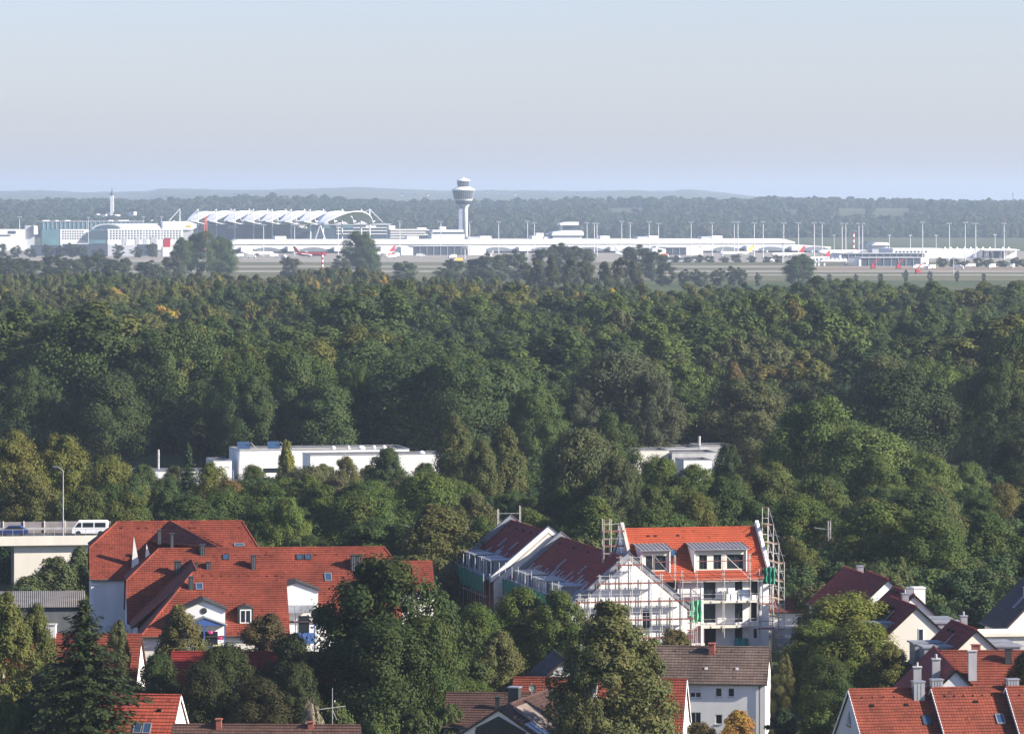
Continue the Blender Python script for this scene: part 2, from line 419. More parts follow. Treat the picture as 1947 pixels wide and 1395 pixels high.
def scatter(name, keys, pts, label, cat):
    """one object standing for an uncountable mass of trees: points carrying turn, size, kind and colour"""
    me = bpy.data.meshes.new(name); me.from_pydata([(p[0], p[1], p[2]) for p in pts], [], [])
    def at(n, ty, vals, key='value'):
        a = me.attributes.new(n, ty, 'POINT'); a.data.foreach_set(key, np.array(vals, np.int32 if ty == 'INT' else np.float32).ravel())
    at('turn', 'FLOAT_VECTOR', [(0, 0, p[3]) for p in pts], 'vector'); at('size', 'FLOAT_VECTOR', [p[4] for p in pts], 'vector')
    at('which', 'INT', [p[5] for p in pts]); at('tint', 'FLOAT_VECTOR', [p[6] for p in pts], 'vector')
    o = bpy.data.objects.new(name, me); COL.objects.link(o); stuff(o); o['label'] = label; o['category'] = cat
    ng = bpy.data.node_groups.new(name, 'GeometryNodeTree')
    ng.interface.new_socket('Geometry', in_out='INPUT', socket_type='NodeSocketGeometry'); ng.interface.new_socket('Geometry', in_out='OUTPUT', socket_type='NodeSocketGeometry')
    gi = ng.nodes.new('NodeGroupInput'); go = ng.nodes.new('NodeGroupOutput')
    ip = ng.nodes.new('GeometryNodeInstanceOnPoints'); ip.inputs['Pick Instance'].default_value = True
    mp = ng.nodes.new('GeometryNodeMeshToPoints'); jn = ng.nodes.new('GeometryNodeJoinGeometry')
    L = ng.links.new
    L(gi.outputs[0], mp.inputs['Mesh']); L(mp.outputs[0], ip.inputs['Points'])
    for k in keys:
        oi = ng.nodes.new('GeometryNodeObjectInfo'); oi.inputs['Object'].default_value = CROWN_OBJ[k]; oi.inputs['As Instance'].default_value = True
        L(oi.outputs['Geometry'], jn.inputs[0])
    L(jn.outputs[0], ip.inputs['Instance'])
    for nm, ty, sock in (('turn', 'FLOAT_VECTOR', 'Rotation'), ('size', 'FLOAT_VECTOR', 'Scale'), ('which', 'INT', 'Instance Index')):
        na = ng.nodes.new('GeometryNodeInputNamedAttribute'); na.data_type = ty; na.inputs['Name'].default_value = nm
        L(na.outputs[0], ip.inputs[sock])
    L(ip.outputs[0], go.inputs[0])
    md = o.modifiers.new('trees', 'NODES'); md.node_group = ng
    return o
CROWN_OBJ = {}
# ------------------------------------------------------------------ the wood between the town and the airport
FR = random.Random(77)
# stands of one kind: each tree takes colour, crown size and height from the nearest stand
STANDS = []
for i in range(760):
    y_ = FR.uniform(880, 2450); x_ = X(FR.uniform(-540, 2480), y_)
    tn = FR.choice([G3, G1, G1, BL, G2, (0.062,0.092,0.030), (0.046,0.074,0.034), (0.078,0.094,0.034), (0.070,0.084,0.044), (0.036,0.058,0.024), (0.086,0.100,0.036)])
    if y_ > 1750 and x_ < 20 and FR.random() < 0.6: tn = (0.074,0.086,0.046)
    STANDS.append((x_, y_, tn, FR.uniform(0.95, 1.7), FR.gauss(0, 2.3)))
SXY = np.array([(a[0], a[1]*0.55) for a in STANDS])
def stand(x, y):
    d = (SXY[:, 0]-x-FR.gauss(0, 3))**2 + (SXY[:, 1]-y*0.55-FR.gauss(0, 2))**2
    return STANDS[int(np.argmin(d))]
def forest_tint(x, y):
    base = stand(x, y)[2]
    if FR.random() < 0.012: base = YE if y > 1500 else (0.105,0.10,0.04)
    j = FR.uniform(0.84, 1.16)
    return (base[0]*j, base[1]*j, base[2]*j)
def forest_edge(px):      # far edge of the wood by column of the photograph (tree top row -> distance of an ~21 m tree)
    tab = [(-200,516),(150,512),(300,520),(420,516),(520,518),(640,512),(700,508),(760,522),(850,527),(960,530),(1050,540),(1200,546),(1300,546),(1360,536),(1480,542),(1560,540),(1600,538),(1680,535),(1740,546),(1800,548),(1860,540),(1947,538),(2200,538)]
    return YG(lerp(tab, px), 20.5)
pts = []
y = 560.0
while y < 2420:
    sp_ = 11.6 + (y-900)*0.0012
    x0, x1 = X(-520, y), X(2460, y)
    x = x0 + FR.uniform(0, sp_)
    while x < x1:
        xx, yy_ = x + FR.uniform(-.38, .38)*sp_, y + FR.uniform(-.4, .4)*sp_
        px = xx/yy_*F + 973.5
        ok = (yy_ > 905 or px < -75 or px > 2030) and yy_ < forest_edge(px) + FR.uniform(-25, 25) and not (1170 < px < 1410 and yy_ < 962) and not (px < 430 and yy_ < 1000) and not (1060 < px < 1300 and yy_ < 950) and not (px > 1440 and yy_ < 960)
        if ok:
            pts.append((xx, yy_))
        x += sp_
    y += sp_*0.95
pts.sort(key=lambda p: p[1])
KINDS = ['forest_a', 'forest_b', 'forest_c', 'forest_d']
def wood_label(x, y):
    px = x/y*F + 973.5
    for lim, a_ in ((400, 'below the massive domed tree at the left'), (860, 'right above the white school'), (1080, 'above the tall olive poplars'), (1420, 'above the terraced flat roofs'), (1700, 'above the towering tree on the right')):
        if px < lim: break
    else: a_ = 'beside the dark tall tree at the right edge'
    return 'leafy front tree of the wood ' + a_
far_pts = []; n_ind = 0
for (x, y) in pts:
    h = 19.8 + 2.6*math.sin(x*0.024+y*0.009+1) + 2.3*math.sin(x*0.055-y*0.017) + 1.6*math.sin(x*0.11+y*0.03) + FR.gauss(0, 1.3)
    am = 1 - 0.75*smooth((y-1450)/650); h = max(13.0, 19.4 + (h-19.8)*am)
    k = FR.choices(range(4), (5, 5, 4, 3 if not (y > 1700 and x < 0) else 9))[0]
    st = stand(x, y); tn = forest_tint(x, y); rr = st[3]*FR.uniform(0.9, 1.15) if not (y > 1700 and x < 60) else FR.uniform(0.8, 1.15)
    h += st[4]*am
    inview = -60 < x/y*F + 973.5 < 2010
    if inview and n_ind < 75:
        kk = ['big_a', 'big_b', 'big_c'][FR.randrange(3)]
        lb_ = wood_label(x, y); tr = add_tree(kk, x, y, h*1.02, h*0.29*rr, tn, lb_, lb_)
        n_ind += 1
    elif inview and n_ind < 90:
        lb_ = wood_label(x, y); tr = add_tree(KINDS[k], x, y, h, None, tn, lb_, lb_); n_ind += 1
        tr.scale = (h/PROTO[KINDS[k]]['h']*rr, h/PROTO[KINDS[k]]['h']*rr, h/PROTO[KINDS[k]]['h'])
        CROWN_OBJ.setdefault(KINDS[k], tr.children[0])
    else:
        s = h/PROTO[KINDS[k]]['h']
        far_pts.append((x, y, 0, FR.uniform(0, 6.28), (s*rr, s*rr, s), k, [tn[0]*1.2, tn[1]*1.1, tn[2]*0.84]))
# make sure each kind has a crown in the scene to be instanced
for o_ in list(COL.objects):
    if o_.name.startswith('crown') and o_.data:
        for k in KINDS:
            if o_.data == PROTO[k]['c']: CROWN_OBJ.setdefault(k, o_)
scatter('forest_canopy', KINDS, far_pts, 'dense green deciduous wood stretching from behind the town to the airfield', 'forest')

# woods on the slopes behind the airport
WR = random.Random(9)
wp = []
FIELDS = [(1655,1735,7600,9300),(1585,1650,7700,9100),(1155,1230,7900,9100),(1490,1530,7900,8900),(520,560,8800,9400),(0,60,8600,9300),(880,960,8700,9300)]
y = 6800.0
while y < 9900:
    sp_ = 19 + (y-6800)*0.004
    for i in range(int((X(2400, y)-X(-460, y))/sp_)+1):
        x = X(-460, y) + (i+WR.uniform(-.4, .4))*sp_; yj = y + WR.uniform(-.4, .4)*sp_
        px = x/yj*F + 973.5
        n = math.sin(x*0.006+yj*0.002)+math.sin(x*0.0023-yj*0.0041+2)+math.sin(yj*0.0061+1)
        if any(a < px < b and c < yj < d for a, b, c, d in FIELDS): continue
        if n > 1.75: continue
        h = 17 + 3.0*n + WR.gauss(0, 2.2); s = max(0.5, h/18.0); rr = WR.uniform(0.9, 1.4)
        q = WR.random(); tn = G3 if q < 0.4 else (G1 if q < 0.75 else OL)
        wp.append((x, yj, hill_h(x, yj)-1, WR.uniform(0, 6.28), (s*rr, s*rr, s), WR.randrange(2), [tn[0]*0.85, tn[1]*0.88, tn[2]*1.25]))  # crowns tinted towards blue, distance haze put into their colour
    y += sp_*1.25
ft = add_tree('far_a', X(1235, 7000), 7000, 26, None, G3, 'tall rounded tree rising over the woods behind the airport masts', parts=False)
fb = add_tree('far_b', X(1255, 7020), 7020, 24, None, G3, 'second tall tree beside the rounded one behind the airport masts', parts=False)
CROWN_OBJ['far_a'] = ft.children[0]; CROWN_OBJ['far_b'] = fb.children[0]
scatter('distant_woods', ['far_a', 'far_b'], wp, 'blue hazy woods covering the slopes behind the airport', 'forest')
print('forest', n_ind, len(far_pts), 'far', len(wp))
# ------------------------------------------------------------------ building kit
def tilemat(name, col, var=0.34, rough=0.75): return mat(name, col, rough, var, 0.35, tone=True, spec=0.25)
RED = tilemat('red_roof_tiles', (0.190, 0.042, 0.024)); ORANGE = tilemat('orange_roof_tiles', (0.32, 0.062, 0.026), 0.1)
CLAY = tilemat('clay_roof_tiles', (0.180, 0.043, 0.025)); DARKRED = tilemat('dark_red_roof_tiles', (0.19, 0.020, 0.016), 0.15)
BROWN = tilemat('weathered_brown_tiles', (0.115, 0.082, 0.068), 0.35); DKBROWN = tilemat('dark_brown_tiles', (0.085, 0.046, 0.037), 0.3)
SLATE = tilemat('dark_grey_roof_tiles', (0.045, 0.047, 0.055), 0.2)
PLASTER = mat('white_plaster', (0.68, 0.67, 0.65), 0.9, 0.2, 0.35, streak=1, bump=0.15)
PLASTERW = mat('bright_white_plaster', (0.74, 0.74, 0.73), 0.9, 0.14, 0.35, streak=1, bump=0.1)
CREAM = mat('cream_plaster', (0.62, 0.585, 0.52), 0.9, 0.10, 0.35, streak=1)
GREYP = mat('grey_plaster', (0.42, 0.42, 0.43), 0.9, 0.2, 0.5, streak=1)
RAW = mat('raw_concrete', (0.40, 0.38, 0.34), 0.9, 0.22, 0.5, streak=1, bump=0.2)
BRICK = mat('red_brick', (0.30, 0.10, 0.07), 0.9, 0.35, 2.0, bump=0.3)
ZINC = mat('zinc_sheet', (0.32, 0.33, 0.36), 0.45, 0.15, 0.8, metal=0.55)
LEAD = mat('grey_sheet_flashing', (0.21, 0.225, 0.255), 0.6, 0.25, 0.8, metal=0.1)
DARKM = mat('dark_sheet_metal', (0.05, 0.055, 0.055), 0.5, 0.25, 1.5, metal=0.3)
WOODD = mat('dark_wood', (0.06, 0.035, 0.025), 0.8, 0.3, 2.0)
WHITEF = mat('white_paint', (0.8, 0.8, 0.8), 0.5, 0.05, 1.0)
BLUEP = mat('blue_paint', (0.045, 0.10, 0.28), 0.5, 0.1, 1.0)
REDP = mat('red_lacquer', (0.19, 0.07, 0.06), 0.5, 0.15, 1.5)
STEEL = mat('galvanised_steel', (0.42, 0.41, 0.41), 0.5, 0.25, 2.0, metal=0.3)
PLANK = mat('scaffold_planks', (0.33, 0.27, 0.20), 0.85, 0.35, 1.2)
NET = mat('green_safety_net', (0.025, 0.16, 0.10), 0.8, 0.35, 1.0)
NETT = mat('turquoise_sheet', (0.03, 0.27, 0.24), 0.7, 0.25, 1.0)
FOIL = mat('crumpled_foil', (0.62, 0.68, 0.75), 0.35, 0.3, 2.0)
GLASS = glass('window_glass'); GLASSB = glass('blue_glass', (0.03, 0.06, 0.12), 0.05)
DARKO = mat('dark_room', (0.015, 0.015, 0.018), 0.9, 0.2, 1.0)
SHUT = mat('roller_shutter', (0.55, 0.55, 0.56), 0.6, 0.05, 6.0)
GRAVEL = mat('gravel_roof', (0.34, 0.32, 0.29), 0.95, 0.35, 1.5, bump=0.4)
TR = random.Random(4)

def roof_plane(poly, m, parent, name='roof', tile=(0.30, 0.36), lift=0.07, thick=0.14, spread=0.16):
    """tiled roof plane. poly[0]->poly[1] is the eave (left to right seen from outside), convex and planar; every tile is
    a slightly raised, tilted face with its own lower edge"""
    P = [Vector(p) for p in poly]
    u = (P[1]-P[0]).normalized(); n = u.cross(P[2]-P[0]); n.normalize()
    if n.z < 0: n = -n
    v = n.cross(u).normalized()
    uv = [((p-P[0]).dot(u), (p-P[0]).dot(v)) for p in P]
    vmax = max(q[1] for q in uv)
    def span(vv):
        xs = []
        for (a, b), (c, d) in zip(uv, uv[1:]+uv[:1]):
            if min(b, d)-1e-6 <= vv <= max(b, d)+1e-6:
                if abs(d-b) < 1e-9: xs += [a, c]
                else: xs.append(a+(c-a)*(vv-b)/(d-b))
        return (min(xs), max(xs)) if xs else (0, 0)
    b = MB(); tone = []
    # slab under the tiles
    b.prism([p - n*thick for p in P], n*(thick-0.01)); tone += [0.6]*(2+len(P))
    rows = max(1, round(vmax/tile[1])); dv = vmax/rows; du = tile[0]
    for j in range(rows):
        v0, v1 = j*dv, (j+1)*dv
        l0, r0 = span(min(max(v0, 1e-4), vmax-1e-4)); l1, r1 = span(min(max(v1, 1e-4), vmax-1e-4))
        lo, hi = min(l0, l1), max(r0, r1)
        k = math.floor(lo/du); rt = TR.uniform(0.94, 1.05)
        while k*du < hi:
            ua, ub = k*du, (k+1)*du; k += 1
            A, B_ = max(ua, l0), min(ub, r0); C, D = min(ub, r1), max(ua, l1)
            if B_-A < 0.02 and C-D < 0.02: continue
            B_ = max(A, B_); C = max(D, C)
            e0, e1 = lift, 0.008
            q = [P[0]+u*A+v*v0+n*(e0+0.012), P[0]+u*B_+v*v0+n*(e0-0.014), P[0]+u*C+v*v1+n*(e1-0.006), P[0]+u*D+v*v1+n*(e1+0.006)]
            w_ = [P[0]+u*A+v*v0, P[0]+u*B_+v*v0]
            i0 = len(b.v); b.v += [tuple(x) for x in q+w_]
            b.f += [(i0, i0+1, i0+2, i0+3), (i0+4, i0+5, i0+1, i0)]
            tt = rt*TR.uniform(1-spread, 1+spread*0.7)
            if TR.random() < 0.03: tt *= TR.uniform(0.6, 0.8)
            tone += [tt, tt*0.8]
    b.t = tone
    return b.build(name, m, parent)
def caps(p0, p1, m, parent, r=0.13, name='ridge_cap'):
    """row of half-round ridge or hip tiles"""
    b = MB(); p0, p1 = Vector(p0), Vector(p1); L = (p1-p0).length; n = max(1, int(L/0.4)); tone = []
    for i in range(n):
        a, c = p0.lerp(p1, i/n), p0.lerp(p1, (i+1.06)/n)
        b.tube(a, c, r*1.06, r*0.94, 6); tone += [TR.uniform(0.85, 1.15)]*8
    b.t = tone
    return b.build(name, m, parent)
def panel(origin, udir, width, height, holes, m, parent, name='wall', depth=0.16, thick=0.25, room=True, frame=WHITEF, pane=GLASS, sill=True, top=None):
    """wall with real openings. holes: (u, z, w, h, style). udir runs to the right seen from outside; the wall is thick inwards"""
    o = Vector(origin); u = Vector(udir).normalized(); up = Vector((0,0,1)); n = u.cross(up)  # outward
    us = sorted({0.0, width, *[h[0] for h in holes], *[h[0]+h[2] for h in holes]})
    zs = sorted({0.0, height, *[h[1] for h in holes], *[h[1]+h[3] for h in holes]})
    b = MB()
    def pt(a, c, d=0): return o + u*a + up*c - n*d
    for i in range(len(us)-1):
        for j in range(len(zs)-1):
            cu, cz = (us[i]+us[i+1])/2, (zs[j]+zs[j+1])/2
            if any(h[0] < cu < h[0]+h[2] and h[1] < cz < h[1]+h[3] for h in holes): continue
            b.poly(pt(us[i], zs[j]), pt(us[i+1], zs[j]), pt(us[i+1], zs[j+1]), pt(us[i], zs[j+1]))
    if top:   # extra points above the rectangle (gable): list of (u, z)
        b.poly(*( [pt(0, height), pt(width, height)] + [pt(a, c) for a, c in top]))
    for h in holes:
        a, c, ww, hh = h[:4]; q = [(a, c), (a+ww, c), (a+ww, c+hh), (a, c+hh)]
        for k in range(4):
            (x0, z0), (x1, z1) = q[k], q[(k+1) % 4]
            b.poly(pt(x0, z0), pt(x0, z0, thick), pt(x1, z1, thick), pt(x1, z1))
    w_ = b.build(name, m, parent)
    for h in holes:
        a, c, ww, hh = h[:4]; st = h[4] if len(h) > 4 else 'window'
        if st == 'open':
            MB().poly(pt(a, c, thick), pt(a+ww, c, thick), pt(a+ww, c+hh, thick), pt(a, c+hh, thick)).build('opening', DARKO, parent)
            continue
        fb = MB(); fw = 0.07
        def bar(a0, a1, c0, c1):
            p = [pt(a0, c0, depth), pt(a1, c0, depth), pt(a1, c1, depth), pt(a0, c1, depth)]
            fb.prism(p, n*0.05)
        bar(a, a+fw, c, c+hh); bar(a+ww-fw, a+ww, c, c+hh); bar(a+fw, a+ww-fw, c, c+fw); bar(a+fw, a+ww-fw, c+hh-fw, c+hh)
        if ww > 0.9: bar(a+ww/2-fw/2, a+ww/2+fw/2, c+fw, c+hh-fw)
        f = fb.build('window_frame', frame if st != 'dark' else DARKM, parent)
        MB().poly(pt(a, c, depth), pt(a+ww, c, depth), pt(a+ww, c+hh, depth), pt(a, c+hh, depth)).build('pane', pane, f)
        if st == 'shutter':
            p = [pt(a+.02, c+hh*0.4, depth-0.08), pt(a+ww-.02, c+hh*0.4, depth-0.08), pt(a+ww-.02, c+hh-.01, depth-0.08), pt(a+.02, c+hh-.01, depth-0.08)]
            MB().prism(p, n*0.02).build('shutter', SHUT, f)
        if sill and st != 'door':
            MB().prism([pt(a-.05, c-.06, -0.06), pt(a+ww+.05, c-.06, -0.06), pt(a+ww+.05, c-.06, .1), pt(a-.05, c-.06, .1)], (0,0,0.05)).build('window_sill', GREYP, f)
    return w_
def block(x0, x1, y0, y1, z0, z1, m, parent, name, cap=None):
    o = MB().box(x0, x1, y0, y1, z0, z1).build(name, m, parent)
    if cap: MB().box(x0-.08, x1+.08, y0-.08, y1+.08, z1, z1+0.1).build('chimney_cap', cap, o)
    return o
def chimney(parent, x, y, z0, z1, wx, wy, m, cap=DARKM, seams=0, pots=0):
    o = block(x-wx/2, x+wx/2, y-wy/2, y+wy/2, z0, z1, m, parent, 'chimney', cap)
    if seams:
        b = MB()
        for k in range(1, seams):
            b.box(x-wx/2+wx*k/seams-.02, x-wx/2+wx*k/seams+.02, y-wy/2-.03, y-wy/2-.002, z0, z1-0.02)
        b.build('sheet_seam', LEAD, o)
    for k in range(pots):
        MB().tube((x+(k-(pots-1)/2)*0.35, y, z1+.1), (x+(k-(pots-1)/2)*0.35, y, z1+0.5), 0.11, 0.11, 8).build('chimney_pot', STEEL, o)
    return o
def vent(parent, p, m, s=0.16):
    x, y, z = p
    return MB().prism([(x-s, y-.05, z-.05), (x+s, y-.05, z-.05), (x+s*0.8, y-.05, z+s*1.1), (x-s*0.8, y-.05, z+s*1.1)], (0, 0.35, 0)).build('roof_vent', m, parent)
def skylight(parent, c, u, v, w_, h_, pane=GLASSB, frame=DARKM):
    """window lying in a roof plane: centre c, right u, up-slope v"""
    c, u, v = Vector(c), Vector(u).normalized(), Vector(v).normalized(); n = u.cross(v)
    q = lambda a, b, d: c + u*a + v*b + n*d
    f = MB(); t_ = 0.09
    for (a0, a1, b0, b1) in ((-w_/2, -w_/2+t_, -h_/2, h_/2), (w_/2-t_, w_/2, -h_/2, h_/2), (-w_/2+t_, w_/2-t_, -h_/2, -h_/2+t_), (-w_/2+t_, w_/2-t_, h_/2-t_, h_/2)):
        f.prism([q(a0, b0, -.02), q(a1, b0, -.02), q(a1, b1, -.02), q(a0, b1, -.02)], n*0.14)
    fo = f.build('skylight', frame, parent)
    MB().poly(q(-w_/2, -h_/2, .08), q(w_/2, -h_/2, .08), q(w_/2, h_/2, .08), q(-w_/2, h_/2, .08)).build('pane', pane, fo)
    return fo
def downpipe(parent, x, y, z0, z1): return MB().tube((x, y, z0), (x, y, z1), 0.06, 0.06, 6).build('downpipe', DARKM, parent)
def gutter(parent, p0, p1): return MB().tube(p0, p1, 0.075, 0.075, 6).build('gutter', DARKM, parent)

def gable_house(name, label, x, y, rot, w_, d, eave, ridge, roof_m, wall_m, cat='house', over=0.35, front=(), back=(), left=(), right=(), verge=None, group=None, tile=(0.30, 0.36), under=0.0, gm=None):
    """house with its ridge along local x (centre of the ridge at the origin). front = -y side. Returns the root"""
    t_ = thing(name, label, cat, (x, y, 0), rot, group)
    hw, hd = w_/2, d/2
    panel((-hw, -hd, 0), (1,0,0), w_, eave, list(front), wall_m, t_)
    panel((hw, hd, 0), (-1,0,0), w_, eave, list(back), wall_m, t_)
    panel((hw, -hd, 0), (0,1,0), d, eave, list(right), gm or wall_m, t_, 'gable_wall', top=[(hd, ridge-.15)])
    panel((-hw, hd, 0), (0,-1,0), d, eave, list(left), gm or wall_m, t_, 'gable_wall', top=[(hd, ridge-.15)])
    sl = (ridge-eave)/hd; eo = over; ez = eave - sl*eo; wo = hw + 0.18
    roof_plane([(-wo, -hd-eo, ez), (wo, -hd-eo, ez), (wo, 0, ridge), (-wo, 0, ridge)], roof_m, t_, tile=tile)
    roof_plane([(wo, hd+eo, ez), (-wo, hd+eo, ez), (-wo, 0, ridge), (wo, 0, ridge)], roof_m, t_, tile=tile)
    caps((-wo, 0, ridge+.03), (wo, 0, ridge+.03), roof_m, t_)
    gutter(t_, (-wo, -hd-eo-.07, ez-.04), (wo, -hd-eo-.07, ez-.04)); gutter(t_, (-wo, hd+eo+.07, ez-.04), (wo, hd+eo+.07, ez-.04))
    vm = verge or WOODD
    for s in (-1, 1):
        for ss in (-1, 1):
            MB().beam((s*(wo+.02), ss*(hd+eo), ez-.07), (s*(wo+.02), 0, ridge-.07), 0.05, 0.2).build('verge_board', vm, t_)
    return t_
# ------------------------------------------------------------------ town: houses at the bottom right
def frame_pt(root, x, y, z=0):
    a = root.rotation_euler.z
    return (root.location.x + x*math.cos(a) - y*math.sin(a), root.location.y + x*math.sin(a) + y*math.cos(a), z)

# white two-storey house with a weathered brown roof
px1 = 0.0543
t_ = gable_house('white_house', 'white two-storey house with weathered brown tiled roof and yellow bush in front', X(1352,476.5), 476.5, -7, 11.9, 9.0, 5.6, 8.75, BROWN, PLASTERW, over=0.3,
    front=[(4.1,3.95,1.2,1.25,'shutter'), (6.75,4.05,0.68,0.95), (8.05,4.05,0.68,0.95), (4.15,1.1,1.1,1.35,'door'), (6.75,1.25,0.72,1.0), (8.05,1.25,0.72,1.0)],
    right=[(3.4,1.2,0.9,1.2)], tile=(0.36, 0.42))
chimney(t_, 0.15, -0.75, 7.3, 9.15, 0.62, 0.75, BRICK, BRICK)
for x_ in (-0.3, 2.9): vent(t_, (x_, -3.0, 6.75), WHITEF, 0.15)
for i in range(8): MB().box(-5.2+i*1.45, -5.05+i*1.45, -0.72, -0.62, 8.3, 8.42).build('snow_guard', DARKM, t_)
downpipe(t_, 5.35, -4.6, 0, 5.4)
t_ = gable_house('red_roofed_annexe', 'low annexe with steep red roof and white verge, half hidden by the birch', X(1222,460), 460.0, -7, 8.6, 9.6, 2.6, 7.1, RED, PLASTERW, over=0.25, verge=WHITEF)
skylight(t_, (1.0, -2.4, 4.95), (1,0,0), (0,0.73,0.68), 0.7, 1.0)

# terrace of three houses at the lower right, each one stepping forward
tx, ty = 31.5, 426.5
ca, sa = math.cos(R(12)), math.sin(R(12))
TERR = ['nearest terrace house with sailing boat emblem on its gable and orange roof', 'middle terrace house with roof window in its orange roof, stepped forward', 'terrace house cut by the right edge of the picture, orange roof']
for k, wd in enumerate((7.7, 6.9, 6.9)):
    lx, ly = tx, ty
    cx, cy_ = lx + ca*wd/2, ly + sa*wd/2
    t_ = gable_house('terrace_house', TERR[k], cx, cy_, 12, wd, 11, 4.6, 9.6 + 0.08*k, CLAY, PLASTER, over=0.3, verge=WHITEF, group='orange roofed terrace',
        front=[(1.2, 1.0, 1.2, 1.3), (4.6, 1.0, 1.2, 1.3)], left=[(4.6, 1.2, 1.0, 1.2)] if k == 0 else [])
    zr = 9.6 + 0.08*k
    if k == 0:
        chimney(t_, 2.55, -0.75, 8.4, 10.3, 1.05, 0.8, ZINC, ZINC, seams=3)
        skylight(t_, (2.7, -2.95, zr-2.68+.02), (1,0,0), (0,0.74,0.67), 0.85, 1.15)
        for x_ in (-2.2, 1.15): vent(t_, (x_, -1.6, zr-1.46), CLAY, 0.22)
        e = MB(); gx = -wd/2-0.03      # flat emblem on the gable: hull and two sails
        e.prism([(gx, 1.2, 6.35), (gx, -0.5, 6.30), (gx, -0.3, 6.08), (gx, 0.95, 6.12)], (-.02,0,0)); eo = e.build('boat_emblem', DARKM, t_)
        MB().prism([(gx, 0.15, 6.45), (gx, -0.45, 6.42), (gx, 0.15, 7.65)], (-.02,0,0)).build('emblem_sail', BLUEP, eo)
        MB().prism([(gx, 0.95, 6.5), (gx, 0.28, 6.47), (gx, 0.28, 7.55)], (-.02,0,0)).build('emblem_sail', GREYP, eo)
    if k == 1:
        chimney(t_, -2.85, 0.8, 8.4, 10.4, 1.05, 0.8, ZINC, ZINC, seams=4)
        skylight(t_, (2.15, -2.95, zr-2.68+.02), (1,0,0), (0,0.74,0.67), 0.8, 1.2, frame=ZINC)
        vent(t_, (0.3, -1.4, zr-1.28), CLAY, 0.22)
    if k == 2: chimney(t_, -2.7, 0.8, 8.4, 10.4, 1.05, 0.8, ZINC, ZINC, seams=4)
    for i in range(7): MB().prism([(-wd/2+0.8+i*(wd-1.4)/6, -0.85, zr-.72), (-wd/2+1.0+i*(wd-1.4)/6, -0.85, zr-.72), (-wd/2+.9+i*(wd-1.4)/6, -0.85, zr-.55)], (0,0.16,0.0)).build('snow_guard', CLAY, t_)
    tx, ty = lx + ca*wd + sa*1.15, ly + sa*wd - ca*1.15
# house with its dark side towards us, and the long red roof behind it
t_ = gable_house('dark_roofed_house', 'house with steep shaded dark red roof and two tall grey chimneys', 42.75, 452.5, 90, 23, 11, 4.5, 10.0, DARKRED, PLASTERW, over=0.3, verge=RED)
chimney(t_, -8.2, 3.4, 6.0, 9.9, 0.75, 0.75, GREYP, GREYP, pots=1); chimney(t_, -7.4, 1.5, 7.8, 10.6, 0.85, 0.75, GREYP, GREYP, pots=2)
skylight(t_, (-6.0, 2.7, 7.34), (-1,0,0), (0,-0.707,0.707), 0.9, 1.3, frame=ZINC)
MB().box(-5.5, -1.5, 5.55, 5.7, 4.6, 5.0).build('roof_hatch', BLUEP, t_)
t_ = gable_house('red_roofed_house', 'long house with sunlit red roof in the tree shade behind the grey chimneys', X(1905,473), 473.5, 0, 12.2, 8.0, 5.2, 8.6, CLAY, PLASTERW, over=0.4)
chimney(t_, -3.3, -3.0, 5.2, 8.9, 0.85, 0.6, GREYP, GREYP, pots=0); chimney(t_, 0.6, -1.2, 7.0, 8.95, 0.7, 0.6, DARKM, DARKM)
chimney(t_, -2.6, 0.4, 7.8, 9.2, 0.9, 0.5, BRICK, BRICK)

# row of gable-fronted houses climbing away on the right
def shed_dormer(root, x0, x1, side, yo, z0, z1, depth):
    """zinc clad dormer on a slope; side -1: -y slope, +1: +y slope (local)"""
    s = side
    o = MB().box(x0, x1, min(s*yo, s*(yo-depth)), max(s*yo, s*(yo-depth)), z0, z1).build('dormer', ZINC, root)
    MB().box(x0-.18, x1+.18, min(s*(yo+.25), s*(yo-depth)), max(s*(yo+.25), s*(yo-depth)), z1, z1+.16).build('dormer_roof', LEAD, o)
    b = MB()
    n = max(2, int(depth/0.75))
    for k in range(1, n):
        yv = s*(yo-depth*k/n)
        b.box(x0-.035, x0-.003, yv-.025, yv+.025, z0, z1)
    b.build('sheet_seam', DARKM, o)
    return o
ROW = [('row_house', 'farthest row house, plain dark red roof with a small zinc chimney', 1645, 1092, 547.0, 10.4, 11.5, 8.8, ''),
       ('row_house', 'second farthest row house with half shaded white gable and paired roof windows', 1688, 1100.6, 529.5, 11.5, 11.0, 10.2, 's'),
       ('row_house', 'middle row house with white chimney block beside the ridge', 1738, 1130, 514.5, 11.0, 10.5, 10.2, 'w'),
       ('row_house', 'row house with one narrow window in its pale gable and zinc dormers', 1742, 1153, 498.5, 11.0, 12.0, 10.4, 'd'),
       ('row_house', 'nearest row house, small pale gable between zinc clad dormers', 1856, 1197, 482.0, 10.0, 11.0, 10.2, 'd')]
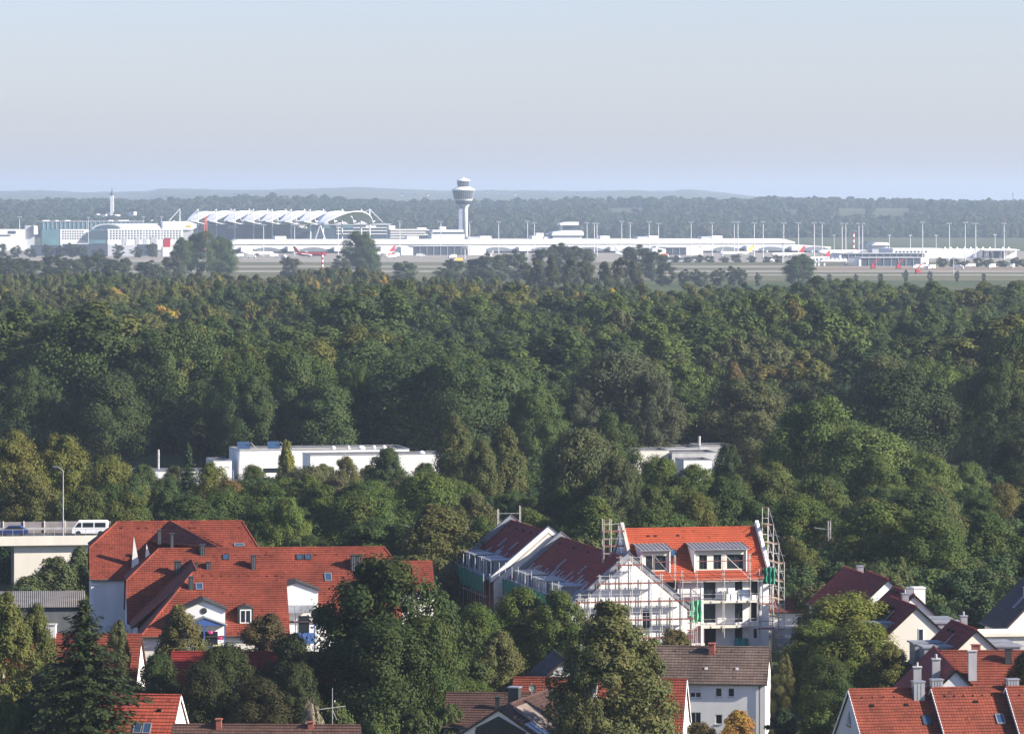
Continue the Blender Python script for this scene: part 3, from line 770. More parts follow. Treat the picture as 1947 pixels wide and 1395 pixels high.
for k, (nm, lb, px, py, Y_, zr, ln, dp, extra) in enumerate(ROW):
    rot = 98; a = R(rot); x0 = X(px, Y_)
    zr = Z(py, Y_)
    cx, cy_ = x0 + math.cos(a)*ln/2, Y_ + math.sin(a)*ln/2
    ev = zr - (dp/2)*0.92
    lw = [(dp/2+0.15, zr-4.1, 0.75, 1.35)] if k == 3 else []
    lw = [h for h in lw if h[1]+h[3] < ev] 
    t_ = gable_house(nm, lb, cx, cy_, rot, ln, dp, ev, zr, DARKRED, CREAM if k > 2 else PLASTERW, over=0.35, verge=CLAY, group='row of gable fronted houses', left=lw)
    if k == 3:
        f = MB().box(-ln/2-.05, -ln/2-.004, -0.95, -0.25, zr-3.75, zr-2.35).build('window', WHITEF, t_)
        MB().box(-ln/2-.06, -ln/2-.052, -0.75, -0.3, zr-3.65, zr-2.45).build('pane', GLASS, f)
    if extra == 'd':
        for s in (-1, 1):
            shed_dormer(t_, -ln/2+1.6, -ln/2+4.0, s, dp/2+0.1, zr-4.3, zr-2.0, 3.4)
            shed_dormer(t_, -ln/2+6.0, -ln/2+8.6, s, dp/2+0.1, zr-4.3, zr-2.0, 3.4)
        MB().tube((-0.6, 1.2, zr-0.85), (-0.9, 3.4, zr-2.9), 0.07, 0.07, 6).build('roof_pipe', STEEL, t_)
        for q in (0.5, 2.4): vent(t_, (q, 1.0, zr-0.75), CLAY, 0.18)
        chimney(t_, 1.6 if k == 3 else 2.2, -0.5, zr-1.0, zr+0.75, 0.7, 0.7, ZINC, ZINC, seams=3, pots=1)
    if extra == 's':
        for q in (-2.8, -1.6, 0.6, 1.8): skylight(t_, (q, 3.1, zr-3.1*0.92+.02), (-1,0,0), (0,-0.735,0.676), 0.75, 1.7, frame=ZINC)
        MB().lathe([(0.02,0),(0.16,0.02),(0.16,0.06),(0.02,0.08)], 10).build('wall_lamp', WHITEF, t_, loc=(-ln/2-0.1, 1.5, zr-3.2))
    if extra == 'w':
        chimney(t_, -3.4, -0.9, zr-1.2, zr+0.6, 1.5, 1.3, PLASTERW, PLASTERW)
        chimney(t_, -4.6, 0.4, zr-0.8, zr+0.7, 0.7, 0.7, ZINC, ZINC, seams=3)
        for q in (1.0, 2.4, 3.6): vent(t_, (q, 0.5, zr-0.3), CLAY, 0.18)
        for q in (-3.0, -1.9): skylight(t_, (q, 3.4, zr-3.4*0.92+.02), (-1,0,0), (0,-0.735,0.676), 0.7, 1.4, frame=ZINC)
    if extra == '': chimney(t_, -1.5, -0.3, zr-0.6, zr+0.65, 0.8, 0.7, ZINC, ZINC, seams=3)
# outbuildings by the scaffolding and at the right edge
t_ = gable_house('red_roofed_garage', 'low white garage with red roof beside the scaffold tower', X(1507,584), 585.5, 3, 6.4, 6.0, 3.0, 4.35, RED, PLASTERW, over=0.25, front=[(3.6, 0.1, 2.3, 2.1, 'open')])
t_ = gable_house('dark_grey_house', 'white gabled house with steep dark grey roof cut by the right edge', X(1893,532)+6.2, 537, 98, 11, 11.5, 5.9, 11.6, SLATE, PLASTERW, over=0.6, left=[(3.0,2.8,1.0,1.2)])
skylight(t_, (-1.5, 3.4, 11.6-3.4*0.99+.03), (-1,0,0), (0,-0.71,0.70), 0.7, 1.8, frame=ZINC)
chimney(t_, -1.5, 2.6, 7.5, 10.0, 0.4, 0.4, GREYP, GREYP)
t_ = thing('flat_roofed_annexe', 'pale flat-roofed annexe below the dark grey house', 'annexe', (X(1912,519), 520, 0), 8)
MB().box(-3.6, 5, -2.5, 2.5, 0, 6.0).build('wall', GREYP, t_); MB().box(-3.9, 5.3, -2.9, 2.8, 6.0, 6.35).build('roof', CREAM, t_)
t_ = thing('concrete_terrace', 'stepped concrete terraces at the foot of the scaffold tower', 'terrace', (X(1508,558), 559, 0), 12.5)
for k in range(3):
    MB().box(-2.0, 2.6, -2.2+k*1.6, -0.7+k*1.6, 0, 0.9+k*1.0).build('terrace_wall', GREYP, t_); MB().box(-2.1, 2.7, -2.4+k*1.6, -0.7+k*1.6, 0.9+k*1.0, 1.15+k*1.0).build('slab', CREAM, t_)

# ------------------------------------------------------------------ lower middle and lower left
t_ = gable_house('brown_gabled_house', 'dark timbered house with glazed gable and blue roof panels at the lower edge', 1.4, 434.5, 74, 19, 10.5, 4.6, 8.0, DKBROWN, PLASTER, over=0.6, verge=WOODD, tile=(0.34,0.4))
gl = MB().prism([(-9.56,-2.6,4.0),(-9.56,2.2,4.0),(-9.56,2.2,6.2),(-9.56,0,7.3),(-9.56,-2.6,5.9)], (-0.05,0,0)).build('gable_glazing', GLASS, t_)
for q in (-2.5,-1.3,-0.1,1.1,2.2): MB().box(-9.68,-9.615,q-.06,q+.06,4.0,6.0).build('mullion', WOODD, gl)
MB().box(-9.69,-9.615,-2.6,2.2,4.95,5.08).build('transom', WOODD, gl)
for q in range(2): skylight(t_, (-8.6+q*1.35, -3.2+0.0, 8.0-3.2*0.648+.06), (1,0,0), (0,0.84,0.545), 1.2, 2.0, pane=GLASSB, frame=ZINC)
MB().prism([(-6.9,-0.6,7.72),(-2.0,-0.6,7.72),(-2.0,-3.4,5.9),(-6.9,-3.4,5.9)], (0,0,0.06)).build('roof_sheet', mat('worn_roof_felt',(0.17,0.135,0.115),0.9,0.3,1.0), t_)
chimney(t_, 0.4, 1.3, 6.8, 8.9, 1.1, 1.0, DARKM, ZINC)
t_ = gable_house('brown_low_house', 'low brown-tiled house wing with a short black flue beside the glazed gable', X(945,446), 449.0, -6, 9.6, 8.5, 4.4, 6.85, DKBROWN, PLASTER, over=0.6, tile=(0.34,0.4))
chimney(t_, 0.3, -2.2, 5.0, 6.7, 0.45, 0.45, DARKM, DARKM)
d_ = thing('satellite_dish', 'round satellite dish on a mast beside the black chimney', 'satellite dish', (X(1011,443), 443, 6.6), 20)
MB().tube((0,0,0),(0,0,1.9),0.03,0.03,6).build('mast', STEEL, d_); MB().lathe([(0.02,0),(0.25,0.04),(0.42,0.14),(0.40,0.16),(0.2,0.07)], 14).build('dish', DARKM, d_, loc=(0,-0.1,1.4)).rotation_euler = (R(75),0,0)
t_ = gable_house('orange_roofed_cottage', 'small orange-roofed cottage half hidden behind the birch', X(1045,466), 466, -7, 7.0, 7.5, 3.8, 6.6, CLAY, PLASTERW, over=0.3)
t_ = gable_house('grey_gabled_house', 'grey slate-clad gable poking out behind the orange cottage', X(1064,484), 489, 96, 10, 6.6, 3.8, 6.7, SLATE, GREYP, over=0.35)
t_ = thing('solar_canopy', 'lean-to roof of solar panels beside the low brown house', 'canopy', (X(900,458), 458, 0), -4)
for i in range(4):
    f = MB().prism([(-1.7+i*0.86,-1.2,4.6),(-0.9+i*0.86,-1.2,4.6),(-0.9+i*0.86,1.2,5.6),(-1.7+i*0.86,1.2,5.6)], (0,0,0.05)).build('solar_panel', GLASSB, t_)
MB().beam((-1.8,1.25,5.64),(1.8,1.25,5.64),0.12,0.12).build('rail', STEEL, t_)
for q in (-1.6,1.6): MB().tube((q,1.1,0),(q,1.1,5.5),0.06,0.06,6).build('post', STEEL, t_); MB().tube((q,-1.1,0),(q,-1.1,4.6),0.06,0.06,6).build('post', STEEL, t_)
t_ = gable_house('bright_orange_house', 'cottage with bright orange pantile roof and sunlit white gable beside the spruce', X(268,437), 437.5, -8, 7.4, 8.4, 4.2, 7.95, mat('bright_pantiles', (0.28,0.056,0.032), 0.7, 0.15, 0.4, tone=True), PLASTERW, over=0.25, verge=WHITEF, tile=(0.36,0.42))
for q in (0.35, 1.25): skylight(t_, (q, -3.2, 7.95-3.2*0.893+.03), (1,0,0), (0,0.746,0.666), 0.8, 1.3, frame=ZINC)
vent(t_, (2.1,-1.6,6.6), CLAY, 0.2)
t_ = gable_house('dark_brown_house', 'long dark brown roof with two brick chimneys along the bottom edge', X(506,420), 420.5, -2, 16.9, 9.0, 3.5, 7.0, DKBROWN, PLASTER, over=0.4, tile=(0.34,0.4))
chimney(t_, -4.35, -0.35, 6.2, 7.55, 0.5, 0.5, BRICK, BRICK); chimney(t_, 4.1, -0.2, 6.2, 7.3, 0.5, 0.5, BRICK, BRICK)
a_ = thing('roof_antenna', 'tall thin television antenna on the dark brown roof', 'antenna', (X(632,420.8), 420.8, 6.5), 15)
MB().tube((0,0,0),(0,0,3.9),0.035,0.03,6).build('mast', STEEL, a_)
MB().tube((-1.25,0,1.95),(1.25,0,2.2),0.03,0.03,5).build('boom', STEEL, a_)
for q in range(7): MB().tube((-1.1+q*0.35,-0.35,1.97+q*0.035),(-1.1+q*0.35,0.35,1.97+q*0.035),0.012,0.012,4).build('element', STEEL, a_)
MB().tube((0,0,1.9),(0.4,0,1.0),0.03,0.03,5).build('strut', STEEL, a_)
t_ = gable_house('red_roofed_left_house', 'house with red roof and white chimney behind the dark spruce', X(100,486), 487, -2, 18.5, 12, 3.6, 9.05, RED, PLASTERW, over=0.4)
chimney(t_, -0.4, 0.0, 8.3, 10.1, 1.35, 0.9, PLASTER, RAW); chimney(t_, 5.6, -3.0, 6.0, 7.6, 0.6, 0.6, BRICK, BRICK)
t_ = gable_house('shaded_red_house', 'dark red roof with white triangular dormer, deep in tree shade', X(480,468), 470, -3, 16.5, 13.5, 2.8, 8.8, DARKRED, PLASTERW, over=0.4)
dx = -0.95
d_ = MB().prism([(dx-1.25,-4.2,4.95),(dx+1.25,-4.2,4.95),(dx,-4.2,7.2)], (0,2.6,0)).build('dormer', PLASTERW, t_)
for s in (-1,1): MB().prism([(dx+s*1.45,-4.4,4.7),(dx+s*1.45,-1.6,4.7),(dx,-1.6,7.3),(dx,-4.4,7.3)], (0,0,0.12)).build('dormer_roof', DARKRED, d_)
MB().box(1.5,5.0,-4.4,-3.0,4.4,6.2).build('dormer', PLASTER, t_)
t_ = thing('grey_shed', 'long shed with grey corrugated roof at the left edge', 'shed', (X(60,562), 563, 0), 6)
MB().box(-7,6.0,-4,4,0,5.6).build('wall', mat('weathered_boards', (0.12,0.13,0.14), 0.9, 0.3, 1.0, streak=1), t_)
rb = MB()
for i in range(55):
    x0 = -7.3+i*0.25; rb.prism([(x0,-4.4,5.6),(x0+0.125,-4.4,5.66),(x0+0.25,-4.4,5.6)], (0,8.8,1.25))
rb.build('corrugated_roof', mat('fibre_cement', (0.14,0.13,0.125), 0.9, 0.25, 0.6), t_)
# ------------------------------------------------------------------ the large red-roofed building on the left
t_ = thing('red_roofed_residence', 'large white residence with stepped red-tiled roofs, dormers and blue balconies', 'building', (-36.0, 505.0, 0), 6)
def loc_of(px, py, Y_):
    a = -R(6); dx, dy = X(px, Y_)+36.0, Y_-505.0
    return (dx*math.cos(a)-dy*math.sin(a), dx*math.sin(a)+dy*math.cos(a), Z(py, Y_))
def wing(x0, x1, yr, d, eave, ridge, lh, rh, m, wall_m, hipz_l=None, hipz_r=None, front=(), left=()):
    """volume with ridge along x; lh/rh = hip run at the left/right end; hipz = height where a half hip starts (None = full hip)"""
    hd = d/2; sl = (ridge-eave)/hd; ov = 0.35; ez = eave-sl*ov
    def gab(xe, s, run, hz):
        pass
    yf, yb = yr-hd, yr+hd
    panel((x0, yf, 0), (1,0,0), x1-x0, eave, list(front), wall_m, t_)
    panel((x1, yb, 0), (-1,0,0), x1-x0, eave, [], wall_m, t_)
    def end(xe, s, run, hz):
        # wall of one end, and the polygon cut for the slopes
        yh = (ridge-hz)/sl if hz is not None else hd     # half width of the wall at the half hip
        o = (xe, yf, 0) if s > 0 else (xe, yb, 0)
        top = None if hz is None else ([(hd+yh, hz), (hd-yh, hz)])
        panel(o, (0, s, 0), d, eave, list(left) if s < 0 else [], wall_m, t_, 'gable_wall', top=top)
        return yh
    e0 = end(x0, -1, lh, hipz_l) if True else 0
    e1 = end(x1, 1, rh, hipz_r)
    go = 0.18
    for s in (-1, 1):
        yE = yr + s*(hd+ov)
        pl = []
        def side(xe, sgn, run, hz, yh):
            if run <= 0: return [(xe+sgn*go, yE, ez), (xe+sgn*go, yr, ridge)]
            if hz is None: return [(xe+sgn*ov, yE, ez), (xe-sgn*run, yr, ridge)]
            return [(xe+sgn*go, yE, ez), (xe+sgn*go, yr+s*yh, hz), (xe-sgn*run, yr, ridge)]
        L_ = side(x0, -1, lh, hipz_l, e0); Rr = side(x1, 1, rh, hipz_r, e1)
        poly = [L_[0], Rr[0]] + Rr[1:] + L_[1:][::-1]
        if s > 0: poly = [Rr[0], L_[0]] + L_[1:] + Rr[1:][::-1]
        roof_plane(poly, m, t_)
        if s < 0:
            gutter(t_, (poly[0][0], poly[0][1]-.08, ez-.03), (poly[1][0], poly[1][1]-.08, ez-.03))
    caps((x0+max(lh,-go), yr, ridge+.03), (x1-max(rh,-go), yr, ridge+.03), m, t_)
    for xe, sgn, run, hz, yh in ((x0, -1, lh, hipz_l, e0), (x1, 1, rh, hipz_r, e1)):
        if run <= 0: continue
        bz = ez if hz is None else hz; xx = xe+sgn*(ov if hz is None else go); hh = (hd+ov) if hz is None else yh
        q = [(xx, yr+hh, bz), (xx, yr-hh, bz), (xe-sgn*run, yr, ridge)]
        if sgn > 0: q = [q[1], q[0], q[2]]
        roof_plane(q, m, t_)
        for s in (-1, 1): caps((xx, yr+s*hh, bz+.04), (xe-sgn*run, yr, ridge+.04), m, t_, 0.11, 'hip_cap')
# back wing, middle wing, front wing in the building's own frame
zb = 17.0
lb, rb_ = loc_of(172,1048,541)[0], loc_of(515,1040,545)[0]
wing(lb, rb_, loc_of(330,992,545)[1], 16, 11.1, zb, 3.2, 3.4, RED, PLASTER, 14.2, None,
     left=[(3.2,8.0,0.9,1.3),(6.2,8.0,0.9,1.3),(9.2,8.0,0.9,1.3),(3.2,4.4,0.9,1.3),(6.2,4.4,0.9,1.3),(11.5,4.4,0.9,1.3)])
x0, x1 = loc_of(243,1100,516)[0], loc_of(752,1062,523)[0]
ym = loc_of(500,1042,523)[1]
wing(x0, x1, ym, 18, 8.2, 15.5, 3.6, 1.2, RED, PLASTER, 12.2, 13.6, left=[(5.5,6.0,0.8,1.3),(8.0,6.0,0.8,1.3)])
x2, x3 = loc_of(272,1203,497)[0], loc_of(545,1150,501)[0]
yfr = loc_of(450,1087,505)[1]
wing(x2, x3, yfr, 16, 8.2, 14.2, 5.6, 0, RED, CREAM, None, None, front=[(1.2,5.2,1.0,1.3),(11.8,5.2,1.1,1.4)])
sl3 = 6.0/8; sl2 = 7.3/9
def on3(px, py):   # point on the front slope of the front wing below a photograph pixel
    for k in range(200):
        Y_ = 497 + k*0.05; p = loc_of(px, py, Y_); zr = 14.2 - abs(p[1]-yfr)*sl3
        if p[2] <= zr: return p
    return p
def on2(px, py):
    for k in range(300):
        Y_ = 510 + k*0.05; p = loc_of(px, py, Y_); zr = 15.5 - abs(p[1]-ym)*sl2
        if p[2] <= zr: return p
    return p
# raised upper strip of the middle roof
# balcony dormer of the front wing
p = on3(385, 1150); dx = p[0]; yf3 = yfr-8
dm = MB(); dm.prism([(dx-2.3,yf3-0.3,4.0),(dx+2.3,yf3-0.3,4.0),(dx+2.3,yf3-0.3,10.9),(dx,yf3-0.3,11.8),(dx-2.3,yf3-0.3,10.9)], (0,5.2,0)); dmo = dm.build('balcony_dormer', PLASTERW, t_)
for s in (-1, 1): MB().prism([(dx+s*2.6,yf3-0.55,10.72),(dx+s*2.6,yf3+5.0,10.72),(dx,yf3+5.0,11.82),(dx,yf3-0.55,11.82)], (0,0,0.16)).build('dormer_roof', DARKM, dmo)
MB().lathe([(0.02,0),(0.34,0.0),(0.34,0.05),(0.02,0.06)],16).build('round_vent', DARKM, dmo, loc=(dx,yf3-0.31,10.75)).rotation_euler = (R(90),0,0)
for s in (-1, 1): MB().prism([(dx+s*2.5,yf3-2.0,9.25),(dx+s*2.5,yf3-0.32,9.25),(dx,yf3-0.32,10.15),(dx,yf3-2.0,10.15)], (0,0,0.08)).build('balcony_roof', LEAD, dmo)
MB().prism([(dx-2.2,yf3-1.9,9.25),(dx+2.2,yf3-1.9,9.25),(dx,yf3-1.9,10.05)], (0,0.06,0)).build('balcony_gable', BLUEP, dmo)
for q in (-2.2, 0, 2.2): MB().box(dx+q-.07,dx+q+.07,yf3-1.95,yf3-1.81,5.2,9.3).build('balcony_post', BLUEP, dmo)
MB().box(dx-2.3,dx+2.3,yf3-2.0,yf3-0.32,5.9,6.1).build('balcony_floor', BLUEP, dmo)
rl = MB().box(dx-2.25,dx+2.25,yf3-1.94,yf3-1.86,7.0,7.08).build('railing', BLUEP, dmo)
for q in range(19): MB().box(dx-2.2+q*0.245,dx-2.16+q*0.245,yf3-1.92,yf3-1.88,6.1,7.0).build('baluster', STEEL, rl)
dr = MB().box(dx-1.6,dx+1.6,yf3-0.36,yf3-0.305,6.1,8.6).build('balcony_door', WHITEF, dmo)
for q in (-1.5, 0.05): MB().box(dx+q,dx+q+1.45,yf3-0.38,yf3-0.362,6.25,8.5).build('pane', GLASS, dr)
fb = MB().lathe([(0.02,0),(0.3,0.05),(0.34,0.25),(0.28,0.3)],10).build('flower_basket', mat('pink_flowers',(0.6,0.06,0.2),0.8,0.4,6.0), dmo, loc=(dx+0.6,yf3-1.5,8.35))
fb2 = inst(fb, dmo, (dx+1.7,yf3-1.6,7.7)); fb2.name = 'flower_basket'
MB().box(dx+0.9,dx+1.9,yf3-1.84,yf3-1.8,6.2,7.2).build('balcony_awning', mat('yellow_cloth',(0.7,0.62,0.2),0.8,0.2,3.0), dmo)
# small window dormer
p = on3(467, 1186); dx = p[0]; yd = p[1]; zd = p[2]
d2 = MB().prism([(dx-.85,yd,zd-0.1),(dx+.85,yd,zd-0.1),(dx+.85,yd,zd+1.75),(dx,yd,zd+2.05),(dx-.85,yd,zd+1.75)], (0,2.9,0)).build('window_dormer', DARKM, t_)
f = MB().box(dx-.62,dx+.62,yd-.06,yd-.004,zd+0.1,zd+1.6).build('window_frame', WHITEF, d2)
for q in (-.5,.06): MB().box(dx+q,dx+q+.44,yd-.075,yd-.062,zd+.22,zd+1.48).build('pane', GLASS, f)
# white wall dormer of the middle wing, with glass canopy and balcony
p = on2(572, 1120); dx = p[0]; yw = ym-9
d3 = MB().prism([(dx-1.9,yw-0.3,3.5),(dx+1.7,yw-0.3,3.5),(dx+1.7,yw-0.3,11.4),(dx-0.7,yw-0.3,12.3),(dx-1.9,yw-0.3,12.0)], (0,4.6,0)).build('wall_dormer', PLASTERW, t_)
MB().prism([(dx-2.1,yw-0.5,11.95),(dx-0.7,yw-0.5,12.33),(dx+2.0,yw-0.5,11.33),(dx+2.0,yw-0.5,11.45),(dx-0.7,yw-0.5,12.48),(dx-2.1,yw-0.5,12.1)], (0,4.8,0)).build('dormer_roof', DARKM, d3)
MB().box(dx-0.5,dx+0.7,yw-0.36,yw-0.305,6.4,8.6).build('balcony_door', GLASS, d3)
for q in range(4): MB().prism([(dx-1.7+q*0.75,yw-1.6,9.0),(dx-1.0+q*0.75,yw-1.6,9.0),(dx-1.0+q*0.75,yw-0.35,9.75),(dx-1.7+q*0.75,yw-0.35,9.75)], (0,0,0.05)).build('canopy_pane', LEAD, d3)
MB().box(dx-0.9,dx+1.2,yw-1.7,yw-0.32,5.6,5.8).build('balcony_floor', BLUEP, d3); MB().box(dx-0.9,dx+1.2,yw-1.7,yw-1.64,5.8,6.8).build('railing', BLUEP, d3)
for q in (-0.9,1.2): MB().box(dx+q-.06,dx+q+.06,yw-1.7,yw-1.58,3.0,9.0).build('balcony_post', BLUEP, d3)
# chimneys, roof windows and vents
def ch2(px, pt, pb, wpx, m=DARKM, on=on2, seams=3):
    p = on(px, pb); h = (pb-pt)/F*520
    chimney(t_, p[0], p[1]+0.25, p[2]-0.5, p[2]+h, wpx/F*520, 0.6, m, DARKM, seams=seams)
ch2(385,1036,1056,10); ch2(396,1069,1083,9); ch2(482,1057,1083,9); ch2(672,1056,1086,10); ch2(682,1056,1078,10)
ch2(338,1068,1098,13); ch2(363,1098,1122,9,on=on3); ch2(372,1071,1083,8)
for px in (430, 570, 586): p = on2(px, 1060); skylight(t_, (p[0],p[1],p[2]+.06), (1,0,0), (0,0.777,0.63), 0.75, 0.9)
p = on2(624,1098); skylight(t_, (p[0],p[1],p[2]+.06), (1,0,0), (0,0.777,0.63), 0.8, 1.3, frame=ZINC)
p = on3(379,1116); skylight(t_, (p[0],p[1],p[2]+.06), (1,0,0), (0,0.8,0.6), 0.8, 1.1, frame=ZINC)
for px in (448, 600, 640, 505): p = on2(px,1056); vent(t_, (p[0],p[1],p[2]), CLAY, 0.14)
for i in range(9):
    p = on3(385+i*17.5,1096); MB().box(p[0]-.1,p[0]+.1,p[1]-.05,p[1]+.05,p[2],p[2]+.15).build('snow_guard', RED, t_)
# upper front roof of the back wing: vents, roof window, shallow cross gable and two narrow white parapet walls
yb_ = loc_of(330,992,545)[1]
def on1(px, py):
    for k in range(300):
        Y_ = 534 + k*0.05; p = loc_of(px, py, Y_); zr = 17.0 - abs(p[1]-yb_)*(5.9/8)
        if p[2] <= zr: return p
    return p
for px in (231,264,279,362,370,455): p = on1(px,1005); vent(t_, (p[0],p[1],p[2]), CLAY, 0.15)
p = on1(455,1037); skylight(t_, (p[0],p[1],p[2]+.06), (1,0,0), (0,0.8,0.6), 1.2, 0.5, frame=LEAD)
for (px, top, bot, w_) in ((256,1018,1072,1.0),(280,1033,1062,0.8)):
    p = on1(px, bot); h = (bot-top)/F*532
    MB().prism([(p[0]-w_/2,p[1]-0.6,p[2]-2.0),(p[0]+w_/2,p[1]-0.6,p[2]-2.0),(p[0]+w_/2,p[1]-0.6,p[2]+0.2),(p[0]-0.1,p[1]-0.6,p[2]+h)], (0,0.5,0)).build('parapet_wall', PLASTER, t_)
T0 = Vector(loc_of(323,990.5,545)); T0.z = zb+.05; T1 = Vector(loc_of(415,1041,523.2)); T1.z = 15.55
T2 = Vector(on1(284,1030)); T2.z += .1; T3 = Vector(on1(425,1041)); T3.z += .1
roof_plane([T2, T1, T0], RED, t_); roof_plane([T1, T3, T0], RED, t_) if abs((T3-T1).length) > .5 else None
caps(T0, T1, RED, t_)
# cross wing joining middle and front wing: slope facing left, in shade
xc = loc_of(374,1087,505)[0]
roof_plane([(xc-7.2, ym-1.5, 8.1),(xc-7.2, yfr+0.5, 8.1),(xc, yfr+0.5, 14.3),(xc, ym-1.5, 14.3)], RED, t_)
caps((xc, yfr, 14.33),(xc, ym-1.5, 14.33), RED, t_)
MB().box(xc-6.8, xc-6.5, yfr, ym-1.5, 0, 8.2).build('wall', PLASTER, t_)
p = on1(325,1022)
MB().box(lb+7.5, rb_-3.0, ym+8.0, yb_-7.9, 0, 11.3).build('shading_link', PLASTER, t_)  # connecting block assumed between the wings, added to shade the wall left of it
ch2(327,1015,1040,7); ch2(303,1008,1026,7)
# small terraces and conservatory on the shaded left side
MB().box(x0-2.2,x0-0.05,ym-8.5,ym-1.0,0,6.5).build('terrace_wall', PLASTER, t_); MB().box(x0-2.4,x0,ym-8.7,ym-0.9,6.5,7.0).build('terrace_roof', RAW, t_)
MB().box(x2-2.6,x2+1.0,yfr-6.0,yfr+2,0,6.2).build('terrace_wall', PLASTER, t_); MB().box(x2-2.8,x2+1.2,yfr-6.2,yfr+2,6.2,6.5).build('terrace_roof', RAW, t_)
t_ = gable_house('small_red_roof_house', 'small red roof peeping out behind the big dark tree', X(775,560), 562, 6, 5.6, 8, 7.8, 10.9, RED, PLASTER, over=0.3)
# ------------------------------------------------------------------ building site: block with orange roof, long wing, scaffolding
BO = (20.7, 556.0); BR_ = 12.5
t_ = thing('scaffolded_block', 'new white apartment block with bright orange roof, zinc dormers and balconies under construction', 'building', (BO[0], BO[1], 0), BR_)
zc = lambda py: Z(py, 557.0)
lxp = lambda px: (px-1297)*0.0655
holes = []
for (a, b, c, d, st) in ((1288.5,1304,1104,1122,'open'),(1331,1361,1102,1138,'dark'),(1398,1413,1101,1123,'open'),(1427,1443,1104,1132,'open'),
                     (1338,1361,1147.5,1183,'dark'),(1398,1413,1147.5,1183,'dark'),(1427,1441,1147,1181,'open'),(1398,1413,1193,1226,'open'),(1434,1441,1196,1214,'open'),(1340,1362,1193,1227,'open')):
    holes.append((lxp(a)+0.6, zc(d), lxp(b)-lxp(a), zc(c)-zc(d), st))
holes = [h for h in holes if h[0] > 0.05]
panel((-0.6, 0, 0), (1,0,0), 11.5, 9.2, holes, PLASTERW, t_, sill=False)
panel((10.9, 0, 0), (0,1,0), 12, 9.2, [(2,1,1,1.4),(5,1,1,1.4),(2,4,1,1.4),(5,4,1,1.4),(8,4,1,1.4),(5,7,1,1.4)], PLASTERW, t_, 'gable_wall', top=[(6, 14.8)])
panel((10.9, 12, 0), (-1,0,0), 17, 9.2, [], PLASTERW, t_)
panel((-6.1, 12, 0), (0,-1,0), 12, 9.2, [], PLASTERW, t_, 'gable_wall', top=[(6, 14.8)])
OT = (0.30, 0.36)
roof_plane([(-6.0,-0.3,9.15),(10.8,-0.3,9.15),(10.8,6,15.0),(-6.0,6,15.0)], ORANGE, t_, tile=OT, spread=0.08)
roof_plane([(10.8,12.3,9.15),(-6.0,12.3,9.15),(-6.0,6,15.0),(10.8,6,15.0)], ORANGE, t_, tile=OT, spread=0.08)
caps((-6.0,6,15.03),(10.8,6,15.03), ORANGE, t_)
for xe in (-6.25, 10.85):      # raised fire walls over both gables
    for s in (-1, 1):
        y0, y1 = 6+s*6.35, 6
        MB().prism([(xe,y0,9.0),(xe,y1,14.9),(xe,y1,15.85),(xe,y0,9.75)], (0.4,0,0)).build('parapet', RAW if xe < 0 else PLASTERW, t_)
for (x0, x1, zt) in ((-5.0,-1.35,12.75),(1.65,8.3,12.75)):
    d = MB(); yf = 0.55; zb = 10.0; sl = 5.85/6.3
    d.prism([(x0,yf,zb-0.3),(x0,yf,zt),(x0,yf+3.5,zt+0.45),(x0,yf+3.5,zb+2.0)], (0.12,0,0))
    d_b = MB().prism([(x1-.12,yf,zb-0.3),(x1-.12,yf,zt),(x1-.12,yf+3.5,zt+0.45),(x1-.12,yf+3.5,zb+2.0)], (0.12,0,0))
    do = d.build('dormer', PLASTERW, t_); d_b.build('dormer_cheek', PLASTERW, do)
    w_ = x1-x0-0.24; hs = []
    if x1 < 0: hs = [(0.5, 0.35, w_-0.9, 1.75, 'dark')]
    else: hs = [(0.55,0.35,1.0,1.75,'dark'),(2.35,0.35,1.0,1.75,'dark'),(4.05,0.35,w_-4.35,1.75,'dark')]
    # front wall is a part of the dormer
    o_ = Vector((x0+.12, yf+0.25, zb-0.3)); pb = panel(o_, (1,0,0), w_, zt-zb+0.3, [(a,b+.3,c,e,s) for a,b,c,e,s in hs], CREAM, t_, 'dormer_front', sill=False)
    for a,b,c,e,s in hs: MB().box(x0+.12+a, x0+.12+a+c, yf+0.1, yf+0.24, zb+b+e+0.02, zb+b+e+0.27).build('shutter_box', mat('pale_green_board',(0.62,0.68,0.50),0.8,0.1,1.0), do)
    r_ = MB(); r_.prism([(x0-.2,yf-.45,zt-.02),(x1+.2,yf-.45,zt-.02),(x1+.2,yf+3.6,zt+0.52),(x0-.2,yf+3.6,zt+0.52)], (0,0,0.1)); ro = r_.build('dormer_roof', ZINC, do)
    n = int((x1-x0+.4)/0.5)
    for k in range(n+1):
        xk = x0-.2+(x1-x0+.4)*k/n; MB().beam((xk,yf-.45,zt+.11),(xk,yf+3.6,zt+.65),0.04,0.07).build('roof_seam', LEAD, ro)
skylight(t_, (-0.4, 2.9, 12.2), (1,0,0), (0,0.733,0.68), 0.9, 1.2, frame=DARKM)
for q in (-3.0,-2.1,0.75): vent(t_, (q, 5.0, 14.05), CLAY, 0.2)
for (zz, xa, xb) in ((zc(1142),2.1,9.6),(zc(1189.5),2.1,9.0)):
    s_ = MB().box(xa,xb,-1.7,-0.003,zz-0.1,zz+0.14).build('balcony_slab', CREAM, t_)
    MB().box(xa+0.2,xa+1.9,-0.2,-0.12,zz+0.15,zz+0.25).build('threshold', GREYP, s_)
MB().box(9.1,9.5,-1.75,-1.4,0,9.0).build('balcony_post', PLASTERW, t_); MB().box(1.9,2.2,-1.72,-1.4,0,9.0).build('balcony_post', PLASTERW, t_)
MB().box(-0.5,11.2,-0.75,-0.05,8.95,9.2).build('eave_board', CREAM, t_)
